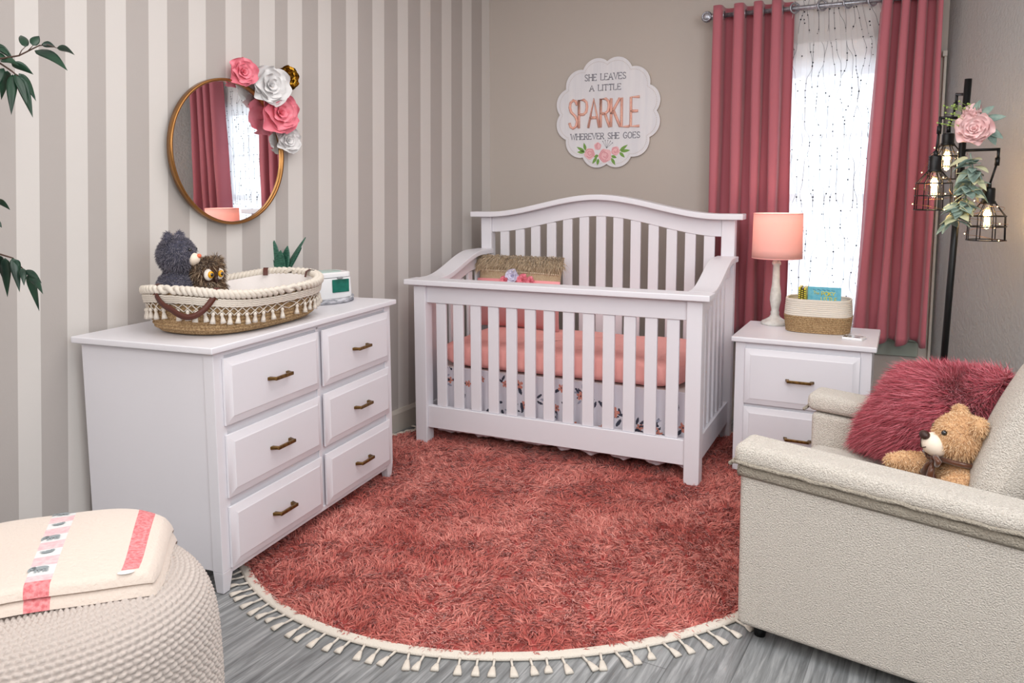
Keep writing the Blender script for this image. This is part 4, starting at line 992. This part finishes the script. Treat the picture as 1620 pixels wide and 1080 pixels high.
B().lathe([(.001, .0), (.006, .008), (.008, .018), (.001, .026)], 10, c=(.046, 0, .088)).obj('beak', NOSEB, ow)
for sg in (1, -1): B().ball((.036, sg*.02, .006), (.020, .014, .010), 12, 8).obj('foot', ORANGE, ow)

# ------------------------------------------------------------------ armchair
ac = thing('armchair', 'cream boucle armchair in the right foreground facing the room', 'armchair', (1.918, -2.235, 0), radians(-12))
def soft(b, name, M=BOUCLE, bev=.03, seg=5): return b.obj(name, M, ac, bevel=bev, seg=seg)
AWID = .80
def arm(y0, y1, out):
    # side panel leans very slightly and is closed by a rolled pad on top
    b = B(); z0 = .045
    b.hexa([(.0, y0, z0), (.80, y0, z0), (.80, y1, z0), (.0, y1, z0)], [(-.004, y0, .515), (.80, y0, .480), (.80, y1, .480), (-.004, y1, .515)]); soft(b, 'arm_panel', bev=.018)
    b = B(); ya, yb = (y0-.014, y1+.006) if out < 0 else (y0-.006, y1+.014)
    b.hexa([(-.022, ya, .520), (.80, ya, .487), (.80, yb, .487), (-.022, yb, .520)], [(-.020, ya+.004, .585), (.80, ya+.004, .540), (.80, yb-.004, .540), (-.020, yb-.004, .585)]); soft(b, 'arm_pad', bev=.026)
    b = B(); n = 30
    b.tube([(-.026+.01*0, lerp(ya, yb, t), .524) for t in [i/6 for i in range(7)]]+[], .006, 6)
    yy_ = ya-.002 if out < 0 else yb+.002
    b.tube([(lerp(-.02, .80, i/n), yy_+.002*sin(i*1.3), lerp(.532, .497, i/n)+.0015*sin(i*2.1)) for i in range(n+1)], .0055, 6); b.obj('welt', BOUCLE_G, ac)
    b = B(); yc = y0-.0035 if out < 0 else y1+.0035
    b.tube([(lerp(-.006, .80, i/n), yc+.0, lerp(.508, .474, i/n)) for i in range(n+1)], .008, 6, flat=2.2); b.obj('seam_band', BOUCLE_G, ac)
arm(0, .12, -1); arm(.68, .80, 1)
soft(B().box(.03, .78, .1205, .6795, .06, .27), 'seat_base', bev=.02)
soft(B().box(.0, .60, .125, .675, .272, .415), 'seat_cushion', bev=.045, seg=6)
b = B(); b.hexa([(.62, .1205, .28), (.79, .1205, .28), (.79, .6795, .28), (.62, .6795, .28)], [(.76, .06, .86), (.90, .06, .86), (.90, .74, .86), (.76, .74, .86)]); soft(b, 'backrest', bev=.04)
bc = cushion(.55, .52, .19, 40, 34, exp=.3)
xform(bc, TR(.558, .674, .41) @ RY(radians(21)) @ RZ(-pi/2)).obj('back_cushion', BOUCLE, ac)
for x in (.05, .74):
    for y in (.06, .74): B().tube([(x, y, 0.001), (x, y, .044)], [.016, .022], 14).obj('leg', BLACK, ac)
def CH_(x, y, z): a = radians(-12); return Vector((1.918+cos(a)*x-sin(a)*y, -2.235+sin(a)*x+cos(a)*y, z))

# fur pillow
BLc, TLc, TRc = Vector((2.205, -1.635, .455)), Vector((2.358, -1.64, .722)), Vector((2.585, -1.975, .785))
ex_, ez_ = (TRc-TLc), (TLc-BLc); nn_ = ez_.cross(ex_).normalized()
fp = thing('fur_pillow', 'shaggy rose-red faux fur pillow leaning in the cream armchair', 'pillow', BLc)
MM = Matrix.Identity(4); MM.col[0][:3] = ex_; MM.col[1][:3] = nn_ if nn_.x > 0 else -nn_; MM.col[2][:3] = ez_
b = cushion(1, 1, .13, 34, 34); xform(b, MM); po_ = b.obj('hide', FURP_B, fp)
P_, N_ = sample(po_.data, 42000)
nd = np.array(nn_ if nn_.x > 0 else -nn_); sdn = np.sign(np.sum((P_-P_.mean(0))*nd, axis=1))[:, None]; N_ = N_*np.sign(np.sum(N_*nd, axis=1))[:, None]*sdn
upl = np.array(ez_.normalized()); rl = np.array(ex_.normalized())
hz = ((P_-P_.mean(0)) @ upl)[:, None]; hx = ((P_-P_.mean(0)) @ rl)[:, None]
sw = .5*np.sin(P_[:, :1]*31+P_[:, 2:]*22)+.4*np.sin(P_[:, 1:2]*47+2)
Dn = N_*.55+upl*(hz*4.2-.35+.25*sw)+rl*(hx*2.0-.25+.5*sw)+rng.normal(0, .22, P_.shape)
strands('fur', P_, Dn, rng.uniform(.028, .058, len(P_)), .0011, FURP, fp, bend=upl*-.25+rl*(-.15+.35*sw)+rng.normal(0, .12, P_.shape), kind='stuff')

# teddy
tb = thing('teddy_bear', 'tan teddy bear with brown ribbon bow against the rose fur pillow', 'stuffed animal', (2.478, -2.078, .434), radians(196)); tb.scale = (1.1, 1.1, 1.1)
plush(tb, [((0, 0, .062), (.052, .060, .070)), ((.012, 0, .178), (.060, .062, .058)), ((-.005, .054, .222), (.016, .024, .024)), ((-.005, -.054, .222), (.016, .024, .024)),
           ((.052, 0, .160), (.034, .033, .030)), ((.096, -.044, .096), (.078, .024, .024), Matrix.Rotation(-.02, 3, 'Y')), ((.045, .058, .075), (.05, .024, .024), Matrix.Rotation(.5, 3, 'Y')),
           ((.085, .045, .024), (.06, .030, .028)), ((.085, -.045, .020), (.06, .030, .024))], FURT_B, FURT, 22000, .011, .0008,
      keep=lambda p: ~((p[:, 0] > .055) & (abs(p[:, 2]-.158) < .030) & (abs(p[:, 1]) < .032)))
B().ball((.066, 0, .158), (.034, .033, .030), 24, 16).obj('muzzle', MUZZ, tb)
B().ball((.094, 0, .180), (.012, .017, .011), 16, 10).obj('nose', NOSEB, tb)
b = B(); b.tube([(.1015, 0, .172), (.1022, 0, .160), (.1005, 0, .149)], .0012, 5)
b.tube([(.1010-.0055*s_*s_, s_*.017, .149+.006*s_*s_) for s_ in (-1, -.5, 0, .5, 1)], .0012, 5); b.obj('stitched_mouth', NOSEB, tb)
for sg in (1, -1): B().ball((.061, sg*.031, .196), .0068, 14, 10).obj('eye', EYE, tb)
b = B()
b.tube([(.012+.050*cos(a), .050*sin(a), .123+.004*sin(2*a)) for a in [i*pi/12 for i in range(24)]], .004, 6, closed=True, flat=1.6)
for sg in (1, -1):
    b.tube([(.066, 0, .123), (.074, sg*.022, .133), (.074, sg*.042, .126), (.072, sg*.026, .114), (.066, 0, .120)], [.003, .007, .009, .007, .003], 8, flat=.8)
    b.tube([(.068, 0, .120), (.078, sg*.012, .100), (.084, sg*.020, .076)], [.003, .007, .010], 8)
b.ball((.070, 0, .122), .008, 10, 8); b.obj('ribbon_bow', BROWNR, tb)

# ------------------------------------------------------------------ floor lamp with caged bulbs
LX, LY = 2.489, -.95
fl = thing('floor_lamp', 'black pole floor lamp with three caged glowing bulbs in the corner', 'floor lamp', (LX, LY, 0))
def fp_(x, z, dy=0): return (x-LX, dy, z)
B().lathe([(.001, 0), (.13, 0), (.13, .012), (.11, .02), (.001, .022)], 48, cap=False).obj('base', BLACK, fl)
B().tube([fp_(LX, .02), fp_(2.508, .9), fp_(2.529, 1.713)], .0128, 14).obj('pole', BLACK, fl)
bulbs = []
def pendant(pole_z, elbow, top, cx, zs, dy0, dy):
    b = B(); px = LX+(2.529-LX)*pole_z/1.713
    b.tube([fp_(px, pole_z, 0), fp_(elbow[0], elbow[1]+.001, dy)], .0055, 8); b.tube([fp_(elbow[0], elbow[1]+.006, dy), fp_(elbow[0]-.001, elbow[1]-.045, dy)], .0055, 8)
    b.tube([fp_(elbow[0]-.002, elbow[1]-.03, dy), fp_(elbow[0]-.003, elbow[1]-.06, dy)], .0085, 10)
    b.tube([fp_(elbow[0]-.003, elbow[1]-.05, dy), fp_(cx, top, dy)], .0042, 8); b.tube([fp_(cx, top+.012, dy), fp_(cx, top-.012, dy)], .0085, 10)
    b.obj('arm', BLACK, fl)
    zt, zsock, zsh, zm, zb = zs
    B().lathe([(.001, zt), (.02, zt), (.0225, zt-.006), (.0225, zsock+.012), (.026, zsock+.010), (.026, zsock), (.021, zsock), (.001, zsock)], 20, c=fp_(cx, 0, dy), cap=False).obj('socket', BLACK, fl)
    b = B(); c = fp_(cx, 0, dy); r1, r2 = .026, .064
    for r, z in ((r1, zsock+.004), (r2, zsh), (r2+.002, zm), (r2+.003, zb)): b.tube([(c[0]+r*cos(a), c[1]+r*sin(a), z) for a in [i*pi/14 for i in range(28)]], .0021, 6, closed=True)
    for k in range(8):
        a = k*pi/4+.2; b.tube([(c[0]+r1*cos(a), c[1]+r1*sin(a), zsock+.004), (c[0]+r2*cos(a), c[1]+r2*sin(a), zsh), (c[0]+(r2+.003)*cos(a), c[1]+(r2+.003)*sin(a), zb)], .0019, 6)
    b.obj('cage', BLACK, fl)
    z0 = zsock; g = B().lathe([(.013, z0), (.014, z0-.012), (.022, z0-.035), (.030, z0-.060), (.030, z0-.075), (.022, z0-.094), (.010, z0-.103), (.001, z0-.105)], 24, c=c, cap=False).obj('bulb', GLASS, fl)
    b = B()
    for k in range(6):
        a = k*pi/3; b.tube([(c[0]+.006*cos(a), c[1]+.006*sin(a), z0-.022), (c[0]+.0095*cos(a+.2), c[1]+.0095*sin(a+.2), z0-.078)], .0014, 5)
    b.obj('filament', FIL, g)
    l = bpy.data.lights.new('bulb_glow', 'POINT'); l.energy = .9; l.color = (1, .66, .34); l.shadow_soft_size = .02
    o = bpy.data.objects.new('bulb_glow', l); COL.objects.link(o); o.parent = fl; o.location = (c[0], c[1], z0-.05)
    return c
pendant(1.655, (2.500, 1.665), 1.53, 2.478, (1.515, 1.465, 1.425, 1.385, 1.335), 0, .085)
pendant(1.567, (2.441, 1.567), 1.43, 2.432, (1.425, 1.360, 1.318, 1.270, 1.215), 0, -.03)
pendant(1.443, (2.642, 1.443), 1.305, 2.618, (1.300, 1.238, 1.192, 1.152, 1.100), 0, -.01)

# fairy lights
fy = thing('fairy_lights', 'string of tiny warm fairy lights wound around the lamp cages', 'string lights', (LX, LY, 0))
wpts = []; rn = random.Random(3)
for cx, dy, z0, z1, tr in ((2.478, .085, 1.46, 1.40, 1), (2.432, -.03, 1.36, 1.21, 2.5), (2.53, -.06, 1.30, 1.20, .5), (2.618, -.01, 1.25, 1.095, 2.5)):
    for i in range(int(tr*18)): a = i*2*pi/18+pi; t = i/(tr*18); r = lerp(.045, .071, min(1, t*2.2)); wpts.append(fp_(cx+r*cos(a), lerp(z0, z1, t)+.003*sin(i), dy+r*sin(a)))
B().tube(wpts, .0008, 4).obj('wire', GOLD, fy)
fb = None
for i in range(0, len(wpts), 6):
    if fb is None: fb = B().ball((0, 0, 0), .0021, 8, 6).obj('light_bead', BULBG, fy); o = fb
    else: o = fb.copy(); COL.objects.link(o); o.parent = fy
    o.location = wpts[i]

# garland of leaves, peony
def leaf(b, base, dirv, L, w, mi=0, droop=.25, fold=.25, roll=0):
    d = Vector(dirv).normalized(); sdv = d.cross(Vector((0, 0, 1)));
    if sdv.length < .1: sdv = Vector((1, 0, 0))
    sdv.normalize(); nv = sdv.cross(d); q = Matrix.Rotation(roll, 3, d); sdv = q @ sdv; nv = q @ nv; P0 = Vector(base)
    def fn(s, t):
        ww = w*(sin(pi*min(1, t**.75*.97+.03))**.8)*(2*s-1)
        return P0+d*(L*t)+sdv*ww+nv*(fold*abs(ww))-Vector((0, 0, 1))*(droop*L*t*t)
    b.grid(fn, 5, 8, mi=mi); return b
gl = thing('leaf_garland', 'sage lambs-ear leaf garland with small blossoms hanging on the lamp pole', 'garland', (2.545, -1.0, 1.42))
rn = random.Random(8); b = B(); path = [(.0, 0, .01), (.012, -.01, -.05), (.005, -.015, -.11), (-.012, -.02, -.17), (-.030, -.02, -.22), (-.05, -.02, -.25)]
b.tube(path, .003, 6); b.obj('vine', SAGE, gl)
b = B()
for k in range(72):
    t = rn.random(); i = min(4, int(t*5)); f = t*5-i; base = Vector(path[i]).lerp(Vector(path[i+1]), f)+Vector((rn.uniform(-.01, .01), rn.uniform(-.012, .012), 0))
    a = rn.uniform(0, 2*pi); d = Vector((cos(a)*.9, sin(a)*.7-.3, rn.uniform(-.9, .35))); leaf(b, base, d, rn.uniform(.045, .075), rn.uniform(.015, .023), mi=0 if rn.random() < .72 else 1, roll=rn.uniform(-.6, .6))
b.obj('leaves', [SAGE, SAGE2], gl, solid=.0008)
b = B()
for k in range(26): q = Vector((rn.gauss(-.06, .02), rn.gauss(-.03, .01), rn.gauss(.135 if k % 2 else .175, .016))); b.ball(q, .0038, 6, 5); b.tube([q, (-.01, 0, q.z-.02)], .0007, 4)
b.obj('berry_sprig', mat('lime_sprig', rgb(150, 176, 90), .7), gl)
for (x, z) in ((.03, .10), (.0, -.0), (-.04, .09)):
    pass
pe = thing('peony', 'pale pink silk peony with dark green leaves fixed to the lamp pole', 'flower', (2.550, -1.012, 1.515))
rb = petal_rose(.066, 6, cup=1.1, seed=21); place_rose(rb, (0, -.01, 0), (-.1, -1, .25)); rb.obj('petals', PALEP, pe)
rb = petal_rose(.034, 4, cup=1.4, seed=22); place_rose(rb, (-.008, 0, .062), (-.1, -.5, .8)); rb.obj('bud', PALEP, pe)
b = B()
for (bx_, bz_, dx_, dz_, L) in ((.02, .05, .6, .6, .06), (.03, .035, 1, .25, .075), (.045, .0, .9, -.5, .06), (.05, -.005, .5, -1, .055), (.0, .06, .3, 1, .06)): leaf(b, (bx_, 0, bz_), (dx_, -.15, dz_), L, .015, roll=1.2, droop=.1)
b.obj('leaves', SAGE, pe, solid=.0008)

# ------------------------------------------------------------------ pouf and blanket
PX, PY, PRR, PHH = .615, -3.42, .352, .462
pf_ = thing('knit_pouf', 'chunky cream knitted pouf in the left foreground', 'pouf', (PX, PY, .001))
def pprof(t):   # arc from top centre to bottom centre
    a = pi*t; r = PRR*abs(sin(a))**.36; z = PHH/2+PHH/2*math.copysign(abs(cos(a))**.5, cos(a)); return r, z
nr, nc = 84, 116; NU, NV = nc*7, nr*5+1
T = np.linspace(0, 1, NV)
pr = np.array([pprof(t) for t in np.linspace(0, 1, 2001)]); sl = np.concatenate([[0], np.cumsum(np.hypot(*np.diff(pr, axis=0).T))]); sl /= sl[-1]
rv = np.interp(T, sl, pr[:, 0]); zv = np.interp(T, sl, pr[:, 1]); dr_ = np.gradient(rv); dz_ = np.gradient(zv); ln = np.hypot(dr_, dz_)+1e-9; nrr, nzz = -dz_/ln, dr_/ln
A = np.linspace(0, 2*pi, NU, endpoint=False); AA, TT = np.meshgrid(A, T, indexing='ij')
row = TT*nr; ph = AA*nc/2+(np.floor(row) % 2)*pi/2+.5*np.sin(row*2)
bump = np.abs(np.sin(pi*row))**.7*np.abs(np.sin(ph))**.8*.0085
nearc = np.clip(np.minimum(rv, .30)/.10, .15, 1)[None, :]
bump = bump*nearc; sag = .010*np.sin(3*AA+1)*np.sin(pi*TT)+.006*np.sin(5*AA+TT*7)
r2 = rv[None, :]+(bump+sag)*nrr[None, :]; z2 = zv[None, :]+bump*nzz[None, :]
sq = 1+.035*np.cos(4*(AA-.55))          # slightly squared plan
V = np.stack([r2*np.cos(AA)*sq, r2*np.sin(AA)*sq, np.maximum(z2, .0)], 2).reshape(-1, 3)
I, J = np.meshgrid(np.arange(NU), np.arange(NV-1), indexing='ij'); I2 = (I+1) % NU
Q = np.stack([I*NV+J, I*NV+J+1, I2*NV+J+1, I2*NV+J], 2).reshape(-1, 4)
npobj('knitted_cover', V, [Q], KNIT, pf_, smooth=True)
def ptop(x, y):
    r = hypot(x-PX, y-PY)/PRR
    if r >= .985: r = .985
    a = math.asin(min(1, r**(1/.36))); return PHH/2+PHH/2*cos(a)**.5
bl = thing('folded_blanket', 'folded cream baby blanket with coral stripe and animal patches on the pouf', 'blanket', (PX, PY, PHH))
C00, C10, C11, C01 = Vector((.20, -3.44)), Vector((.640, -3.055)), Vector((.915, -3.345)), Vector((.60, -3.74))   # s: left->right, t: back->front
def bpos(s, t, lift):
    a = C00.lerp(C10, s); c = C01.lerp(C11, s); q = a.lerp(c, t)
    # round the corners
    z = ptop(q.x, q.y)+.010+lift+.004*sin(s*9+t*4)
    edge = min(s, 1-s, t, 1-t); z -= .0
    return (q.x-PX, q.y-PY, z-PHH)
def crn(s, t):
    x, y = 2*s-1, 2*t-1; k = .06; return (.5+.5*x*(1-k*abs(y)**6), .5+.5*y*(1-k*abs(x)**6))
def bmat(s, t):
    if .855 < s < .925 and t < .93: return 1
    if .505 < s < .60:
        q = t*5.2
        if t > .93: return 1
        return 3 if (q % 1) < .5 else 2
    return 0
for li, (lift, ins, nm) in enumerate(((.0, .0, 'lower_fold'), (.024, .012, 'upper_fold'))):
    b = B()
    def fn(s, t, lift=lift, ins=ins):
        s2, t2 = crn(lerp(ins, 1-ins, s), lerp(ins, 1-ins*1.5, t)); e = min(s, 1-s, t, 1-t); th = .020*min(1, (max(0, e)/.035))**.5
        return bpos(s2, t2, lift+th)
    b.grid(fn, 150, 90, mf=(bmat if li else (lambda s, t: 1 if .505 < s < .60 and t > .9 else 0)))
    def fb_(s, t, lift=lift, ins=ins): s2, t2 = crn(lerp(ins, 1-ins, s), lerp(ins, 1-ins*1.5, t)); return bpos(s2, t2, lift)
    k = B().grid(fb_, 60, 40); k.f = [f[::-1] for f in k.f]; b.add(k.v, k.f)
    b.obj(nm, [FLEECE, CORAL, PLAID, PATCHW], bl)
def on_blanket(s, t, dz=.0): s2, t2 = crn(lerp(.012, .988, s), lerp(.012, .982, t)); return Vector(bpos(s2, t2, .0452+dz))
def shape(name, s0, t0, sc, blobs, M):
    b = B()
    o0 = on_blanket(s0, t0); du = (on_blanket(s0+.02, t0)-o0).normalized(); dv = (on_blanket(s0, t0-.02)-o0).normalized(); nv = du.cross(dv).normalized()
    for (cx, cy, rx, ry) in blobs:
        pts = []
        b.grid(lambda a, r: o0+du*sc*(cx+rx*(r+.01)*cos(2*pi*a))+dv*sc*(cy+ry*(r+.01)*sin(2*pi*a))+nv*.0010, 16, 3, cu=True)
    return b.obj(name, M, bl)
ELE = [(0, .1, .52, .32), (-.55, .15, .24, .26), (-.78, -.1, .08, .3), (-.32, -.3, .09, .26), (-.08, -.3, .08, .24), (.22, -.3, .08, .24), (.42, -.3, .09, .26), (-.5, .25, .16, .2)]
DUK = [(0, -.05, .42, .2), (.35, .2, .16, .16), (-.35, .12, .2, .08), (.1, .15, .25, .1)]
for k in range(5):
    shape('animal_patch', .552, (k+.25)/5.2, .027, ELE if k % 2 == 0 else DUK, GREYP)
o = shape('sewn_label', .885, .965, .018, [(0, 0, .9, .45)], PATCHW)
th = thing('speckled_cloth', 'black and white speckled cloth peeking out behind the folded blanket', 'cloth', (PX, PY, PHH))
def tfn(s, t):
    q = Vector((.14, -3.43)).lerp(Vector((.50, -3.125)), s)+Vector((.16, -.19))*t
    return (q.x-PX, q.y-PY, ptop(q.x, q.y)+.012+.012*sin(pi*min(1, t*6))+.003*sin(s*20)-PHH)
B().grid(tfn, 60, 16).obj('cloth', SPECK, th, solid=.003)

# ------------------------------------------------------------------ tall leafy plant at the left edge
pt = thing('leafy_plant', 'tall artificial plant with long dark leaves reaching in at the left edge', 'plant', (-.045, -3.50, 0))
B().lathe([(.001, 0), (.11, 0), (.135, .22), (.140, .25), (.128, .25), (.124, .22), (.001, .215)], 36, cap=False).obj('pot', POTM, pt)
def PR(px, py, dep):     # plan of branch tips, measured out as points of the room
    d = f2+r3*((px-810)/F)-u3*((py-CY)/F); q = CAM+d*dep; return Vector((q.x+.045, q.y+3.50, q.z))
b = B(); tb_ = B()
tb_.tube([(0, 0, .21), (.01, -.005, .8), (-.01, .01, 1.3), (0, 0, 1.75)], [.014, .011, .009, .006], 8)
rn = random.Random(4)
def branch(pts, r=.0032): tb_.tube(pts, [r*(1-.5*i/(len(pts)-1)) for i in range(len(pts))], 6)
def lf(px, py, qx, qy, w, dep=1.93, dq=None, roll=.0):
    p0, p1 = PR(px, py, dep), PR(qx, qy, dq if dq else dep+rn.uniform(-.05, .05)); d = p1-p0; view = (p0-Vector((CAM.x+.045, CAM.y+3.5, CAM.z))).normalized()
    sdv = d.cross(view).normalized(); nv = sdv.cross(d).normalized(); sdv = Matrix.Rotation(roll+rn.uniform(-.5, .5), 3, d.normalized()) @ sdv; L = d.length
    def fn(s, t):
        ww = w*.85*(sin(pi*min(1, t**.68*.99+.01))**.95)*(2*s-1); return p0+d*t+sdv*ww+nv*(.25*abs(ww))+Vector((0, 0, .10*L*sin(pi*t)))
    b.grid(fn, 5, 10, mi=0)
k = 1.93/F
branch([(0, 0, 1.60), PR(-60, 100, 1.88), PR(0, 93, 1.92), PR(30, 88, 1.93), PR(62, 72, 1.94)])
branch([PR(30, 88, 1.93), PR(34, 80, 1.93), PR(40, 74, 1.93)], .0015); branch([PR(45, 80, 1.93), PR(52, 72, 1.93)], .0015); branch([PR(62, 72, 1.94), PR(76, 71, 1.93), PR(90, 76, 1.93)], .0015); branch([PR(12, 92, 1.93), PR(18, 100, 1.93)], .0015)
branch([PR(-60, 100, 1.88), PR(0, 100, 1.93), PR(18, 112, 1.93), PR(28, 120, 1.93)])
for a in ((0, 96, 30, 104, 6), (24, 116, 44, 168, 8), (6, 108, -10, 150, 8), (40, 74, 33, 56, 8), (52, 72, 62, 57, 8), (66, 70, 88, 75, 6), (55, 80, 107, 112, 10), (90, 76, 118, 87, 6), (18, 100, 53, 118, 8), (12, 112, 2, 158, 9), (20, 118, 18, 182, 9),
          (28, 120, 52, 186, 10), (30, 116, 57, 160, 8), (-10, 70, 22, 96, 7), (-14, 84, 16, 100, 6), (-5, 74, 14, 88, 5)): lf(*a[:4], a[4]*k)
branch([(0, 0, 1.30), PR(-50, 320, 1.88), PR(-4, 318, 1.92)]); 
branch([PR(-50, 320, 1.88), PR(-28, 338, 1.91), PR(-8, 350, 1.93)], .002)
for a in ((-8, 316, 16, 332, 6), (-8, 350, 3, 360, 5)): lf(*a[:4], a[4]*k)
branch([(0, 0, 1.05), PR(-50, 405, 1.9), PR(0, 402, 1.93), PR(20, 408, 1.94), PR(48, 438, 1.95)])
for a in ((-2, 404, 4, 440, 7), (8, 408, 12, 470, 9), (20, 408, 31, 462, 8), (24, 410, 32, 436, 6), (36, 424, 38, 452, 6), (44, 434, 62, 492, 8), (46, 436, 68, 465, 7), (38, 428, 66, 448, 6), (-14, 406, -2, 455, 8)): lf(*a[:4], a[4]*k)
for kx in range(40):       # crown outside the frame
    z = rn.uniform(.7, 2.0); a = rn.uniform(pi*.6, pi*1.9); p0 = Vector((cos(a)*.05, sin(a)*.05, z)); d = Vector((cos(a)*.7, sin(a), rn.uniform(-.8, .3))); d.normalize()
    if (d.x < 0): d.x *= .25
    branch([(0, 0, z-.03), p0], .002); leaf(b, p0, d, rn.uniform(.1, .15), .018)
tb_.obj('stems', STEM, pt); b.obj('leaves', LEAFD, pt, solid=.0008)
